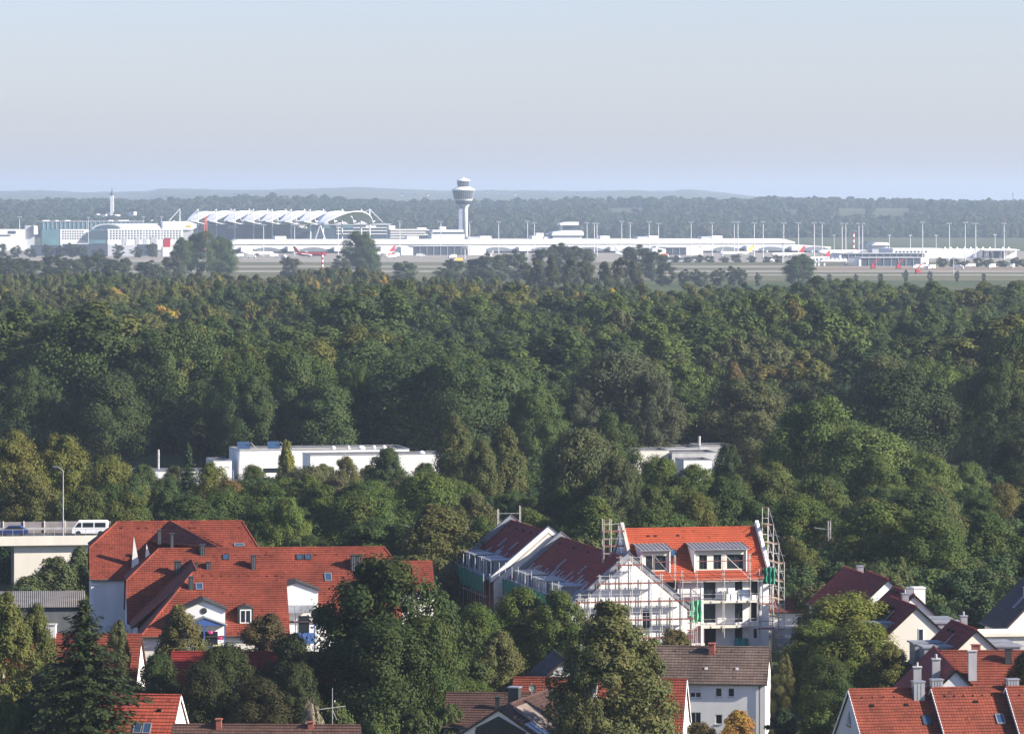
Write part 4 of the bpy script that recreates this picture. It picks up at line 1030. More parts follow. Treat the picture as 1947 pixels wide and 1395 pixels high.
ins = thing('insulation_stack', 'pile of white wrapped insulation boards on the top balcony', 'building material', (*frame_pt(t_, 5.2, -0.9)[:2], zc(1142)+0.14), BR_)
for k,(a,b,c) in enumerate(((0,1.3,0.75),(1.5,3.2,0.95),(1.7,3.0,1.25))): MB().box(a,b,-0.45,0.45,0 if k<2 else 0.951,c).build('board_pack', FOIL if k else PLASTERW, ins)
sh = thing('turquoise_cover', 'turquoise sheet hung over the ground floor doorway', 'tarpaulin', (*frame_pt(t_, 7.3, -0.6)[:2], 0), BR_)
b = MB()
for i in range(12): b.poly((-0.9+i*0.15,0.1*math.sin(i*1.3),0),(-0.75+i*0.15,0.1*math.sin((i+1)*1.3),0),(-0.75+i*0.15,0.1*math.sin((i+1)*1.3),2.0+0.1*math.sin(i)),(-0.9+i*0.15,0.1*math.sin(i*1.3),2.0+0.1*math.sin(i-1)))
so = b.build('sheet', NETT, sh); sm = so.modifiers.new('thickness','SOLIDIFY'); sm.thickness = 0.03
sk = thing('sand_sacks', 'heap of pale sacks at the foot of the white block', 'sacks', (*frame_pt(t_, 5.0, -1.6)[:2], 0), BR_)
for i in range(7):
    sph = MB(); sph.lathe([(0.03,0),(0.42,0.06),(0.5,0.25),(0.38,0.45),(0.05,0.52)],9); sph.build('sack', CREAM if i%2 else PLANK, sk, smooth=True, loc=(TR.uniform(-1.6,1.6),TR.uniform(-.3,.3),0 if i<5 else 0.45))
block_root = t_

# long wing running away to the left: two units with shaded dark red slopes
wg = thing('long_wing', 'long new wing with shaded dark red roof, grey fire walls and sheet-clad dormers', 'building', (BO[0], BO[1], 0), BR_)
wx, hw = -7.5, 7.2; sl = 6.1/7.2
def wing_unit(lx, y0, y1, zr, first, nd):
    ze = zr-6.1
    # gables and side walls
    gw = [(3.2,zc(1150),0.75,1.9,'window'),(6.0,zc(1150),0.5,1.9,'window'),(8.6,zc(1152),1.1,2.2,'window'),(2.5,1.2,1,1.3),(6,1.2,1,1.3),(9.5,1.2,1,1.3)]
    gw = [h for h in gw if h[1]+h[3] < ze-0.05] if not first else [(3.2,3.9,0.75,1.9),(6.0,3.9,0.5,1.9),(8.8,3.7,1.1,2.2),(2.5,1.2,1,1.3),(6,1.2,1,1.3),(9.5,1.2,1,1.3)]
    panel((lx-hw, y0, 0), (1,0,0), 2*hw, ze, gw if first else [], PLASTERW if first else CREAM, wg, 'gable_wall', top=[(hw, zr-.1)], sill=False)
    panel((lx+hw, y1, 0), (-1,0,0), 2*hw, ze, [], PLASTERW, wg, 'gable_wall', top=[(hw, zr-.1)])
    nwin = int((y1-y0)/2.6)
    panel((lx-hw, y1, 0), (0,-1,0), y1-y0, ze, [(0.7+k*2.6, z_, 1.2, 1.7, 'open') for k in range(nwin) for z_ in (0.6, 3.4)], BRICK, wg)
    panel((lx+hw, y0, 0), (0,1,0), y1-y0, ze, [], BRICK, wg)
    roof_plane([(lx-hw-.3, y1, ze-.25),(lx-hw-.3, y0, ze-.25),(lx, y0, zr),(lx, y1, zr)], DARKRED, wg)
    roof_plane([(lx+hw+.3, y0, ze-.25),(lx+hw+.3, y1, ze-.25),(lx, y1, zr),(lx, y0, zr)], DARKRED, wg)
    caps((lx, y0+.3, zr+.03),(lx, y1-.3, zr+.03), DARKRED, wg)
    # fire walls
    for yy_, mm in ((y0, RAW if not first else LEAD),(y1-.4, LEAD)):
        for s in (-1, 1):
            p_ = MB().prism([(lx+s*(hw+.35),yy_,ze-.2),(lx,yy_,zr-.05),(lx,yy_,zr+.75),(lx+s*(hw+.35),yy_,ze+.5)], (0,0.4,0)).build('fire_wall', PLASTERW if not first and yy_ == y0 else mm, wg)
            MB().prism([(lx+s*(hw+.4),yy_-.08,ze+.5),(lx,yy_-.08,zr+.75),(lx,yy_-.08,zr+.82),(lx+s*(hw+.4),yy_-.08,ze+.57)], (0,0.56,0)).build('coping', LEAD, p_)
    # grey sheets on the lower part of the left slope, ragged upper edge
    n = int((y1-y0-1.2)/0.62)
    for k in range(n):
        ya = y0+0.7+k*0.62; up = TR.choice((2.8,3.2,3.6,4.2,3.5,4.8)) if k % 3 else TR.uniform(3.8,5.6)
        x0, x1 = lx-hw-.2, lx-hw-.2+up*0.76
        za = zr-(lx-x0)*sl; zb = zr-(lx-x1)*sl
        MB().prism([(x0,ya,za+.06),(x0,ya+.58,za+.06),(x1,ya+.58,zb+.06),(x1,ya,zb+.06)], (0,0,0.05)).build('roof_sheet', LEAD, wg)
    # dormers: flat zinc roof on white posts, dark opening
    for (ya, yb_) in nd:
        xf = lx-hw+0.25; zt = ze+2.35; xb = lx-(zr-zt-.1)/sl
        o_ = MB().prism([(xf+.3,ya,ze+.2),(xf+.3,yb_,ze+.2),(xf+.3,yb_,zt),(xf+.3,ya,zt)], (xb-xf-.3,0,0)).build('dormer', LEAD, wg)
        MB().box(xf-.35,xb+.2,ya-.12,yb_+.12,zt,zt+.12).build('dormer_roof', ZINC, o_)
        MB().box(xf+.24,xf+.29,ya+.2,yb_-.2,ze+.5,zt-.15).build('dormer_window', GLASS, o_)
        for q in (ya+.05, yb_-.05): MB().box(xf-.1,xf+.05,q-.08,q+.08,ze-.1,zt).build('dormer_post', PLASTERW, o_)
    for k in range(5): vent(wg, (lx-0.7, y0+3+k*(y1-y0-6)/4, zr-.65), ORANGE, 0.2)
    for k in range(2): skylight(wg, (lx-2.8, y0+(y1-y0)*(0.35+0.3*k), zr-2.8*sl+.05), (0,-1,0), (0.763,0,0.646), 0.5, 1.5, frame=ZINC)
wing_unit(wx, -3.45, 33.0, 12.1, True, [(3+k*1.9,4.2+k*1.9) for k in range(3)]+[(11+k*1.9,12.2+k*1.9) for k in range(4)]+[(21+k*1.9,22.2+k*1.9) for k in range(4)])
wing_unit(wx-1.5, 33.4, 56.0, 12.75, False, [(36,39.0),(40.5,43),(46,50),(51,54)])

# scaffolding
POLE = {}
def pole(parent, x, y, z0, z1, r=0.045, m=STEEL, name='standard'):
    return MB().tube((x,y,z0),(x,y,z1),r,r,5).build(name, m, parent)
def rail(parent, p0, p1, r=0.03, m=STEEL, name='rail'): return MB().tube(p0,p1,r,r,5).build(name, m, parent)
def deck(parent, x0, x1, y0, y1, z, toe=True):
    d = MB().box(x0,x1,y0,y1,z,z+.06).build('deck', PLANK, parent)
    if toe: MB().box(x0,x1,y0-.04,y0-.005,z+.0,z+.2).build('toe_board', REDP, d)
    return d
org = lambda x, y: (*frame_pt(block_root, x, y)[:2], 0)
s1 = thing('gable_scaffold', 'scaffolding in front of the white pointed gable', 'scaffolding', org(wx, -4.9), BR_)
lev = [(2.6,-7.8,7.8),(4.8,-7.8,7.8),(7.0,-7.0,7.4),(9.2,-4.4,4.0),(11.4,-2.0,1.4)]
for xk in (-7.7,-6.4,-5.2,-3.9,-2.6,-1.3,0,1.2,2.4,3.7,5.0,6.3,7.6):
    top = max([z for z,a,b in lev if a-.2<=xk<=b+.2]+[2.6])+1.15
    for yk in (0,0.8): pole(s1, xk, yk, 0, top)
for z,a,b in lev:
    deck(s1, a, b, 0.05, 0.75, z)
    for q in (0.5, 1.0): rail(s1, (a,0,z+q),(b,0,z+q))
for (xa,za,xb,zb) in ((-7.7,2.6,-5.2,4.8),(-5.2,4.8,-2.6,7.0),(2.4,4.8,5.0,7.0),(0,7.0,2.4,9.2),(5.0,2.6,7.6,4.8),(-2.6,9.2,0,11.4)): rail(s1,(xa,-.03,za),(xb,-.03,zb),0.025,name='brace')
s2 = thing('facade_scaffold', 'scaffold platform with red guard rails below the zinc dormers', 'scaffolding', org(0, -1.9), BR_)
for xk in (-4.2,-1.5,1.2,4.6,7.9,10.6):
    for yk in (-0.55,0.12): pole(s2, xk, yk, 0 if xk > 0 else 8.2, 12.4 if xk in (-4.2,-1.5,4.6,7.9) else 10.8)
deck(s2, -4.4, 10.8, -0.5, 0.1, 9.15)
for q in (0.55,1.05): rail(s2,(-4.4,-.6,9.2+q),(10.8,-.6,9.2+q),0.05,REDP)
rail(s2,(1.2,-.6,11.6),(8.1,-.6,11.6),0.05,REDP); rail(s2,(-4.2,-.6,11.6),(-1.5,-.6,11.6),0.05,REDP)
for (a,b) in ((-4.2,-1.5),(4.6,7.9)): rail(s2,(a,-.6,12.4),(b,-.6,9.3),0.03,STEEL,'brace')
for (xk,z) in ((0.2,3.2),(0.2,6.2),(9.8,3.2),(9.8,6.2)): deck(s2, xk-0.9, xk+1.1, -0.5,0.1,z); rail(s2,(xk-0.9,-.6,z+1),(xk+1.1,-.6,z+1),0.04,REDP)
for xk in (-0.6,9.2): 
    for yk in (-0.55,0.12): pole(s2, xk, yk, 0, 10.5)
for z in (zc(1142)+1.0, zc(1142)+.5, zc(1189.5)+1.0, zc(1189.5)+.5): rail(s2,(2.0,0.1,z),(9.4,0.1,z),0.025)
s3 = thing('gable_end_scaffold', 'tall stepped scaffold tower with red frames on the right end of the block', 'scaffolding', org(11.7, 0), BR_)
ys = [-1.2,1.2,3.6,6.0]; tops = [11.2,13.4,15.4,17.4]
for y_, tp in zip(ys, tops):
    for xk in (0.05,0.8): pole(s3, xk, y_, 0, tp, 0.05)
    rail(s3,(0.05,y_,tp),(0.8,y_,tp),0.05,REDP,'frame_top')
    z = 2.1
    while z < tp-0.3:
        rail(s3,(0.05,y_,z),(0.8,y_,z),0.045,REDP if int(z)%2 else STEEL,'transom'); z += 1.0
for i in range(3):
    z = 2.2
    while z < tops[i]+0.2:
        deck(s3, 0.05, 0.8, ys[i]+.02, ys[i+1]-.02, z, False); rail(s3,(0.85,ys[i],z+1),(0.85,ys[i+1],z+1),0.035); rail(s3,(0.85,ys[i],z),(0.85,ys[i+1],z+2),0.025,STEEL,'brace'); z += 2.2
s4 = thing('ridge_scaffold', 'narrow scaffold tower left of the orange roof', 'scaffolding', org(-7.6, 4.2), BR_)
for xk in (0,0.9,1.0+1.0,2.6):
    for yk in (0,0.8): pole(s4, xk-1.2, yk, 9.5, 16.4 if xk < 1.5 else 15.6)
for z in (11.2,13.0,14.8): deck(s4,-1.2,1.4,0.05,0.75,z); rail(s4,(-1.2,0,z+1),(1.4,0,z+1),0.035)
for z in (12.1,13.9,15.6,16.3): rail(s4,(-1.2,-.02,z),(-0.3,-.02,z),0.045,REDP,'transom')
s5 = thing('eave_scaffold', 'scaffold with green safety netting along the shaded eaves of the long wing', 'scaffolding', org(wx-hw, 0), BR_)
for k in range(22):
    y_ = 1.0+k*2.5; off = 0 if y_ < 33 else -1.5
    for xk in (-1.3,-0.5): pole(s5, xk+off, y_, 0, 7.6 if k%3 else 9.2)
for (ya,yb_,off) in ((1,33,0),(33.5,55,-1.5)):
    for z in (2.3,4.6): MB().box(-1.25+off,-0.55+off,ya,yb_,z,z+.06).build('deck', PLANK, s5)
    for z in (5.6,6.6,7.5): rail(s5,(-1.35+off,ya,z),(-1.35+off,yb_,z))
    n = int((yb_-ya)/2.5)
    for k in range(n):
        if off == 0 and k > 8 and k % 4 == 3: continue
        b = MB(); m_ = 10
        for i in range(m_):
            y0_, y1_ = ya+k*2.5+i*0.25, ya+k*2.5+(i+1)*0.25
            f0, f1 = 0.06*math.sin(i*1.1+k), 0.06*math.sin((i+1)*1.1+k)
            zt0, zt1 = 7.3+0.15*math.sin(i*.7+k*2), 7.3+0.15*math.sin((i+1)*.7+k*2)
            b.poly((-1.42+off+f0,y0_,5.2),(-1.42+off+f1,y1_,5.2),(-1.42+off-f1,y1_,zt1),(-1.42+off-f0,y0_,zt0))
        no = b.build('safety_net', NET, s5); sm = no.modifiers.new('thickness','SOLIDIFY'); sm.thickness = 0.02
s6 = thing('far_gable_scaffold', 'thin scaffold poles behind the farthest fire wall', 'scaffolding', org(wx-1.5, 57.0), BR_)
for xk,tp in ((-6.8,8.5),(-4.6,10.2),(-1.4,14.2),(1.6,14.6),(4.4,11.2)): 
    for yk in (0,0.7): pole(s6, xk, yk, 0, tp)
for z,a,b in ((12.4,-1.4,1.6),(13.6,-1.4,1.6),(9.0,-4.6,1.6),(7.0,-6.8,4.4)): rail(s6,(a,0,z),(b,0,z),0.035)
def netcloth(name, label, x, y, w_, z0, z1, m, rot=BR_):
    o = thing(name, label, 'safety net', (x, y, 0), rot); b = MB(); n = 14
    for i in range(n):
        a0, a1 = -w_/2+w_*i/n, -w_/2+w_*(i+1)/n; f = lambda k: 0.12*math.sin(k*1.4)+0.05*math.sin(k*3.1)
        for j in range(6):
            za, zb = z0+(z1-z0)*j/6, z0+(z1-z0)*(j+1)/6; g_ = lambda k, q: 0.08*math.sin(k*0.9+q*1.7)
            b.poly((a0,f(i)+g_(i,j),za),(a1,f(i+1)+g_(i+1,j),za),(a1,f(i+1)+g_(i+1,j+1),zb),(a0,f(i)+g_(i,j+1),zb))
    q = b.build('netting', m, o); q.modifiers.new('thickness','SOLIDIFY').thickness = 0.02
    return o
p = frame_pt(block_root, 10.2, -2.7); netcloth('green_net', 'bright green net bunched at the right end of the eaves', p[0], p[1], 1.5, 8.7, 10.7, NET)
p = frame_pt(block_root, 1.0, -2.75); netcloth('green_net', 'pale green net hanging between the gable and the balconies', p[0], p[1], 1.6, 4.3, 6.9, mat('pale_green_net',(0.13,0.42,0.24),0.8,0.3,1.0))
p = frame_pt(block_root, 12.75, -0.2); netcloth('green_net', 'narrow green net strip on the scaffold tower', p[0], p[1], 0.5, 5.5, 8.0, NET)

# ------------------------------------------------------------------ flat-roofed buildings in the trees
def flat(name, label, px, py, Y_, w_, d, rot, m=PLASTERW, wins=(), z=None, roofm=GRAVEL):
    h = Z(py, Y_) if z is None else z
    o = thing(name, label, 'building', (X(px, Y_), Y_, 0), rot)       # origin: front left corner
    panel((0,0,0),(1,0,0),w_,h,list(wins),m,o,sill=False); panel((w_,0,0),(0,1,0),d,h,[],m,o); panel((w_,d,0),(-1,0,0),w_,h,[],m,o); panel((0,d,0),(0,-1,0),d,h,[],m,o)
    MB().box(0.3,w_-.3,0.3,d-.3,h-.5,h-.25).build('roof', roofm, o)
    for (a,b,c,e) in ((-.06,w_+.06,-.06,.3),(-.06,w_+.06,d-.3,d+.06),(-.06,.3,.3,d-.3),(w_-.3,w_+.06,.3,d-.3)): MB().box(a,b,c,e,h,h+.12).build('parapet_coping', LEAD, o)
    return o
fa = flat('white_school_building', 'long white flat-roofed building with two solar collectors in the trees', 456, 857, 876, 33, 14, 12, wins=[(4.5,3.2,6.5,0.9,'dark'),(13,3.2,5,0.9,'dark')])
hA = Z(857,876)
for q in (1.6, 7.4):
    c_ = MB().prism([(q-1.6,2.5,hA+.2),(q+0.8,2.5,hA+.2),(q+0.8,3.4,hA+1.6),(q-1.6,3.4,hA+1.6)], (0,0.1,0)).build('solar_collector', GLASSB, fa)
    MB().beam((q+0.9,2.6,hA+1.5),(q+2.2,2.6,hA+.1),0.12,0.12).build('brace', STEEL, c_)
for q,s_ in ((19,0.5),(22,0.35),(24.5,0.8),(27,0.4),(29,0.5)): MB().lathe([(s_,0),(s_*0.95,0.3),(s_*0.6,0.6),(0.05,0.7)],10).build('roof_dome', WHITEF, fa, loc=(q,5,hA-.2))
fbd = flat('white_low_block', 'lower white flat-roofed block with dark strip window in front of the school', 590, 866, 858, 26, 9, 12, wins=[(1.0,4.6,3.4,0.75,'dark'),(13,4.6,2.4,0.75,'dark'),(20,4.3,2.0,0.8,'dark')])
for q in (14.5, 21.5): MB().lathe([(0.7,0),(0.65,0.4),(0.35,0.75),(0.05,0.85)],10).build('roof_dome', WHITEF, fbd, loc=(q,1.2,Z(866,858)-.2))
flat('white_side_block', 'small white flat block at the left end of the school', 406, 876, 872, 3.5, 10, 12)
fcc = flat('low_flat_building', 'low pale flat-roofed building glimpsed between the left trees', 250, 896, 838, 14, 8, 6)
MB().tube((5.0,3,6.0),(5.0,3,9.6),0.22,0.22,8).build('flue', STEEL, fcc)
for k,(px,py,Y_,w_,d,lab) in enumerate(((1195,848,905,8.2,9,'flat house with gravel roof, leftmost of the terraced flat roofs'),(1240,843,918,9.5,10,'flat-roofed terraced house set back behind the leftmost one'),(1278,852,905,9.0,9,'flat-roofed house with walls greyed as shade in the middle of the terraced roofs'),(1300,866,893,5.6,8,'nearest flat-roofed house with sunlit white wall'),(1330,840,925,7.0,10,'flat-roofed house at the right end with a steel flue'))):
    q = flat('flat_roofed_house', lab, px, py, Y_, w_, d, 10, PLASTERW if k == 3 else (CREAM if k == 0 else GREYP), z=Z(py,Y_)-0.9)  # shade on the grey houses' walls is put into their plaster colour
    if k == 4: MB().tube((0.6,3,Z(py,Y_)-1.3),(0.6,3,Z(py,Y_)+1.0),0.3,0.3,8).build('flue', STEEL, q)

# ------------------------------------------------------------------ raised road at the left with van, car and lamp
br = thing('road_bridge', 'pale concrete road bridge with parapet and abutment at the left edge', 'bridge', (X(90,640), 640, 0), 9)
zr_ = Z(1018,640)
MB().box(-30,9.5,-0.4,9.0,zr_-1.25,zr_-0.25).build('bridge_deck', RAW, br); MB().box(-30,9.5,-0.65,-0.25,zr_-1.3,zr_).build('parapet', CREAM, br)
MB().box(-30,9.5,8.6,9.0,zr_-.25,zr_+1.35).build('noise_barrier', mat('barrier_panels',(0.22,0.2,0.2),0.9,0.2,1.0), br)
for q in range(14): MB().box(-29+q*2.9,-28.85+q*2.9,8.45,8.6,zr_-.2,zr_+1.5).build('barrier_post', CREAM, br)
MB().box(-4.6,9.5,0.2,8.4,0,zr_-1.26).build('abutment', CREAM, br); MB().box(-9.5,-7.0,0.4,8,0,zr_-1.26).build('pier', RAW, br)
g_ = MB().box(-30,9.5,7.6,7.68,zr_+.3,zr_+.62).build('guard_rail', STEEL, br)
for q in range(20): MB().box(-29.5+q*2.0,-29.4+q*2.0,7.68,7.76,zr_-.25,zr_+.6).build('rail_post', STEEL, g_)
hr = MB().box(-30,9.5,-0.5,-0.44,zr_+0.9,zr_+0.96).build('handrail', STEEL, br)
for q in range(27): MB().box(-29.5+q*1.45,-29.45+q*1.45,-0.5,-0.45,zr_,zr_+0.9).build('handrail_post', STEEL, hr)
structure(MB().box(-30,9.5,0.0,8.5,zr_-.249,zr_-.2).build('road_surface', mat('asphalt',(0.06,0.06,0.065),0.9,0.2,0.8), br)); 
def vehicle(name, label, cat, loc, rot, prof, wd, body, win, wheels, extra=None):
    """prof: side outline (x,z) front to back; win: list of side window quads (x,z)"""
    o = thing(name, label, cat, loc, rot)
    b = MB().prism([(x,-wd/2,z) for x,z in prof],(0,wd,0)).build('body', body, o)
    for q in win:
        for s in (-1,1): MB().prism([(x,s*(wd/2+.004),z) for x,z in q],(0,s*0.012,0)).build('side_window', GLASS, o)
    for x,r in wheels:
        for s in (-1,1):
            wh = MB().lathe([(0.05,-.11),(r,-.11),(r,.11),(0.05,.11)],14).build('wheel', DARKM, o, loc=(x,s*(wd/2-.08),r)); wh.rotation_euler = (R(90),0,0)
    if extra: extra(o)
    return o
zroad = zr_-.2
def vanx(o):
    MB().prism([(-2.32,-.8,1.15),(-2.32,.8,1.15),(-1.75,.75,1.85),(-1.75,-.75,1.85)],(-.02,0,.01)).build('windscreen', GLASS, o)
    for s in (-.7,.7): MB().box(-2.56,-2.5,s-.14,s+.14,.75,.92).build('headlight', WHITEF, o)
p = frame_pt(br, 6.2, 3.2)
vehicle('white_van', 'white van driving on the raised road behind the red roof', 'van', (p[0],p[1],zroad), 2, [(-2.5,.3),(2.45,.3),(2.5,1.9),(2.35,2.05),(-1.6,2.05),(-2.3,1.15),(-2.5,1.0)], 1.9, WHITEF,
    [[(-2.1,1.15),(-1.2,1.15),(-1.2,1.8),(-1.6,1.8)],[(-1.0,1.15),(0.5,1.15),(0.5,1.8),(-1.0,1.8)],[(0.7,1.15),(2.2,1.15),(2.2,1.8),(0.7,1.8)]], [(-1.6,.34),(1.5,.34)], vanx)
p = frame_pt(br, -4.6, 3.0)
vehicle('blue_car', 'dark blue hatchback on the raised road at the left edge', 'car', (p[0],p[1],zroad), 2, [(-2.1,.3),(2.05,.3),(2.1,.85),(1.7,1.0),(1.0,1.45),(-.6,1.45),(-1.3,.95),(-2.1,.8)], 1.7, mat('blue_car_paint',(0.02,0.04,0.16),0.3,0.05,1.0,spec=0.6),
    [[(-1.15,.95),(-.05,.95),(-.05,1.38),(-.55,1.38)],[(.05,.95),(1.45,.98),(.95,1.38),(.05,1.38)]], [(-1.3,.31),(1.3,.31)], lambda o: (MB().box(-2.12,-2.06,-.75,-.4,.55,.72).build('headlight', WHITEF, o), MB().box(-2.12,-2.06,.4,.75,.55,.72).build('headlight', WHITEF, o)))
def street_lamp(label, px, py_top, Y_, z0, side=-1):
    o = thing('street_lamp', label, 'street lamp', (X(px,Y_), Y_, z0), 0); h = Z(py_top,Y_)-z0
    MB().tube((0,0,0),(0,0,h-.5),0.10,0.06,8).build('post', STEEL, o)
    MB().tube((0,0,h-.5),(side*0.7,0,h),0.05,0.04,6).build('arm', STEEL, o)
    MB().prism([(side*0.6,-.16,h-.05),(side*1.45,-.13,h+.02),(side*1.45,.13,h+.02),(side*0.6,.16,h-.05)],(0,0,0.16)).build('lamp_head', LEAD, o)
street_lamp('tall street lamp on the raised road at the left', 120, 888, 641.5, zroad, -1)
street_lamp('street lamp half sunk in the trees before the white school', 443, 889, 800, 0, -1)
def mast(label, px, pt, Y_, h=None, lattice=True):
    o = thing('railway_mast', label, 'mast', (X(px,Y_),Y_,0), 10); h = Z(pt,Y_)
    if lattice:
        for sx in (-.16,.16):
            for sy in (-.16,.16): MB().box(sx-.03,sx+.03,sy-.03,sy+.03,0,h).build('leg', STEEL, o)
        n = int(h/0.7)
        for k in range(n): MB().beam((-.16 if k%2 else .16,-.19,k*.7),(.16 if k%2 else -.16,-.19,(k+1)*.7),0.03,0.03).build('brace', STEEL, o)
    else: MB().tube((0,0,0),(0,0,h),0.11,0.07,8).build('post', STEEL, o)
    MB().beam((0,0,h-1.2),(-2.2,0,h-0.9),0.06,0.06).build('arm', STEEL, o)
mast('tall lattice railway mast right of the scaffold tower', 1577, 990, 640); mast('shorter lattice railway mast beside the taller one', 1613, 1040, 655)
mast('slim green pole behind the residence', 800, 986, 640, lattice=False)
# ------------------------------------------------------------------ trees in and around the town, placed one by one
random.seed(21)
# foreground
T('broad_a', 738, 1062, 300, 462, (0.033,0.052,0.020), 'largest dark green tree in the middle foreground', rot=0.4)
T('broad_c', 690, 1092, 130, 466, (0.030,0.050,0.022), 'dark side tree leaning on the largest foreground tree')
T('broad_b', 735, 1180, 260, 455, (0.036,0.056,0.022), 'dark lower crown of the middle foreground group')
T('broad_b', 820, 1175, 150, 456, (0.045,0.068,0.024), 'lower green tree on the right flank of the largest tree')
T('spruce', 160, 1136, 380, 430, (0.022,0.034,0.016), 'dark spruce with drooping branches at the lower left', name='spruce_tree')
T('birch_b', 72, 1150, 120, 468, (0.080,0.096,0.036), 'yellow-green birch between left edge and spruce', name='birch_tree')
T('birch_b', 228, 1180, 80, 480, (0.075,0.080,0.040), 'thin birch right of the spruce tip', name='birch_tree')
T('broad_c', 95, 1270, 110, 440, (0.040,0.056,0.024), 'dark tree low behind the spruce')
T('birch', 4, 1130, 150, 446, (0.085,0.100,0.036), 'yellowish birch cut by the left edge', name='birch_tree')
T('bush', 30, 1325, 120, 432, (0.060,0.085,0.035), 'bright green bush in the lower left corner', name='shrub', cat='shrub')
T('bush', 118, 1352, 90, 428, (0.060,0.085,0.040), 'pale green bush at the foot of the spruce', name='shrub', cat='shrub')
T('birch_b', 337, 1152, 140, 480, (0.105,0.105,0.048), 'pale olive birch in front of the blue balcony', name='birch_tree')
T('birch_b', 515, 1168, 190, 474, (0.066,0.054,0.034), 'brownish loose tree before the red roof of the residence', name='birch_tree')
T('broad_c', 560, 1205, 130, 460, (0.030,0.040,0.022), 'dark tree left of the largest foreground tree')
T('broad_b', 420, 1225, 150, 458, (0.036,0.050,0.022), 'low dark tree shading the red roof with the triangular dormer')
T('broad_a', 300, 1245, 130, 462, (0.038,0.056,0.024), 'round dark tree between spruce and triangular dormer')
T('bush', 590, 1335, 60, 430, (0.22,0.21,0.19), 'bush with white blossom by the brick chimney', name='shrub', cat='shrub')
T('broad_b', 905, 1150, 140, 505, (0.060,0.090,0.026), 'green tree left of the brick wall of the wing')
T('broad_c', 985, 1118, 150, 515, (0.064,0.094,0.028), 'green tree covering the middle of the long wing')
T('broad_a', 1065, 1124, 130, 512, (0.062,0.088,0.028), 'green tree at the corner of the white gable')
T('broad_a', 860, 1230, 120, 480, (0.052,0.080,0.026), 'rounded green tree right behind the largest tree')
T('birch_b', 955, 1200, 130, 490, (0.085,0.092,0.045), 'greyish feathery tree before the grey gable', name='birch_tree')
T('broad_b', 900, 1290, 130, 470, (0.060,0.090,0.028), 'green shrub-like tree beside the solar canopy')
T('birch', 1168, 1146, 250, 423, (0.078,0.088,0.042), 'large drooping birch before the white gable', name='birch_tree')
T('birch_b', 1222, 1222, 130, 430, (0.072,0.084,0.040), 'second birch overlapping the red annexe roof', name='birch_tree')
T('birch_b', 1105, 1240, 110, 420, (0.060,0.070,0.036), 'birch on the left flank of the large drooping birch', name='birch_tree')
T('broad_c', 1555, 1180, 140, 500, (0.080,0.104,0.032), 'yellow-green lower crown on the left of the broad tree')
T('broad_b', 1645, 1180, 190, 497, (0.100,0.122,0.034), 'yellow-green lower crown on the right of the broad tree')
T('broad_b', 1600, 1130, 270, 506, (0.105,0.128,0.034), 'broad yellow-green tree between scaffold and row houses')
T('broad_c', 1690, 1225, 120, 486, (0.085,0.092,0.032), 'yellowish tree before the nearest row houses')
T('birch_b', 1494, 1243, 64, 480, (0.082,0.084,0.040), 'slim olive tree beside the white house', name='birch_tree')
T('thicket', 1487, 1345, 62, 466, (0.024,0.040,0.026), 'dark conifer column by the white house corner', name='conifer_shrub', cat='shrub')
T('thicket', 1404, 1350, 74, 462, OR, 'small tree with golden autumn leaves before the white house', name='autumn_tree')
T('bush', 1330, 1372, 70, 462, (0.070,0.060,0.030), 'rusty bush under the white house windows', name='shrub', cat='shrub')
T('bush', 1555, 1352, 110, 452, (0.060,0.088,0.030), 'green garden bush left of the terrace houses', name='shrub', cat='shrub')
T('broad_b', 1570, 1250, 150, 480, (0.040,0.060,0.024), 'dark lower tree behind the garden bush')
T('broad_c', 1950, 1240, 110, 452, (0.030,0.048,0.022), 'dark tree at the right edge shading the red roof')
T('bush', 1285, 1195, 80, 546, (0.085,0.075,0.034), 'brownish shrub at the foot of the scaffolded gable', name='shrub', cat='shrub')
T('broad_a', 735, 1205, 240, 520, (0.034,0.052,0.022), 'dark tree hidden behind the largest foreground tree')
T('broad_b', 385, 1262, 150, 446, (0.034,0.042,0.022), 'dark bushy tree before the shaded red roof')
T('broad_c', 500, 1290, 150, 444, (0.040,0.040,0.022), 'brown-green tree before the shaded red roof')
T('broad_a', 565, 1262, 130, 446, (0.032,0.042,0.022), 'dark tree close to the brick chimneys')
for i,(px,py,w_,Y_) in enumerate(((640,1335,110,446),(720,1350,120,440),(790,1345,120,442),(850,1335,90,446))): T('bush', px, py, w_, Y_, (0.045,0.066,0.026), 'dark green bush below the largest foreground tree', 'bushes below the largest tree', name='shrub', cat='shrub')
# behind the residence and the bridge
for i,(px,py,w_,Y_) in enumerate(((60,1095,120,604),(105,1060,110,606),(150,1040,100,612),(20,1130,120,590),(130,1120,90,584),(60,1150,110,578),(10,1175,110,560))):
    T('thicket', px, py, w_, Y_, (0.062,0.082,0.042), ['narrow leaved willow scrub below the raised road'][0], 'willow scrub below the road', name='willow_shrub', cat='shrub')
B = lambda kind, px, py, w_, Y_, tint, lab, name='broadleaf_tree': T(kind, px, py, w_, Y_, tint, lab, name=name)
B('broad_c', 30, 822, 130, 705, (0.100,0.105,0.036), 'yellowing tree at the left edge above the road')
B('broad_a', 120, 828, 150, 712, (0.098,0.110,0.034), 'yellow-green tree behind the street lamp')
B('broad_b', 205, 868, 130, 700, (0.088,0.100,0.034), 'yellow-green tree right of the street lamp')
B('broad_a', 60, 905, 150, 672, (0.075,0.082,0.034), 'olive tree low behind the raised road')
B('poplar', 255, 905, 70, 690, (0.052,0.080,0.036), 'narrow green tree before the low flat building')
B('poplar_b', 310, 910, 80, 694, (0.050,0.078,0.038), 'slender green tree behind the van')
B('broad_c', 160, 925, 110, 668, (0.068,0.088,0.032), 'green tree directly behind the van')
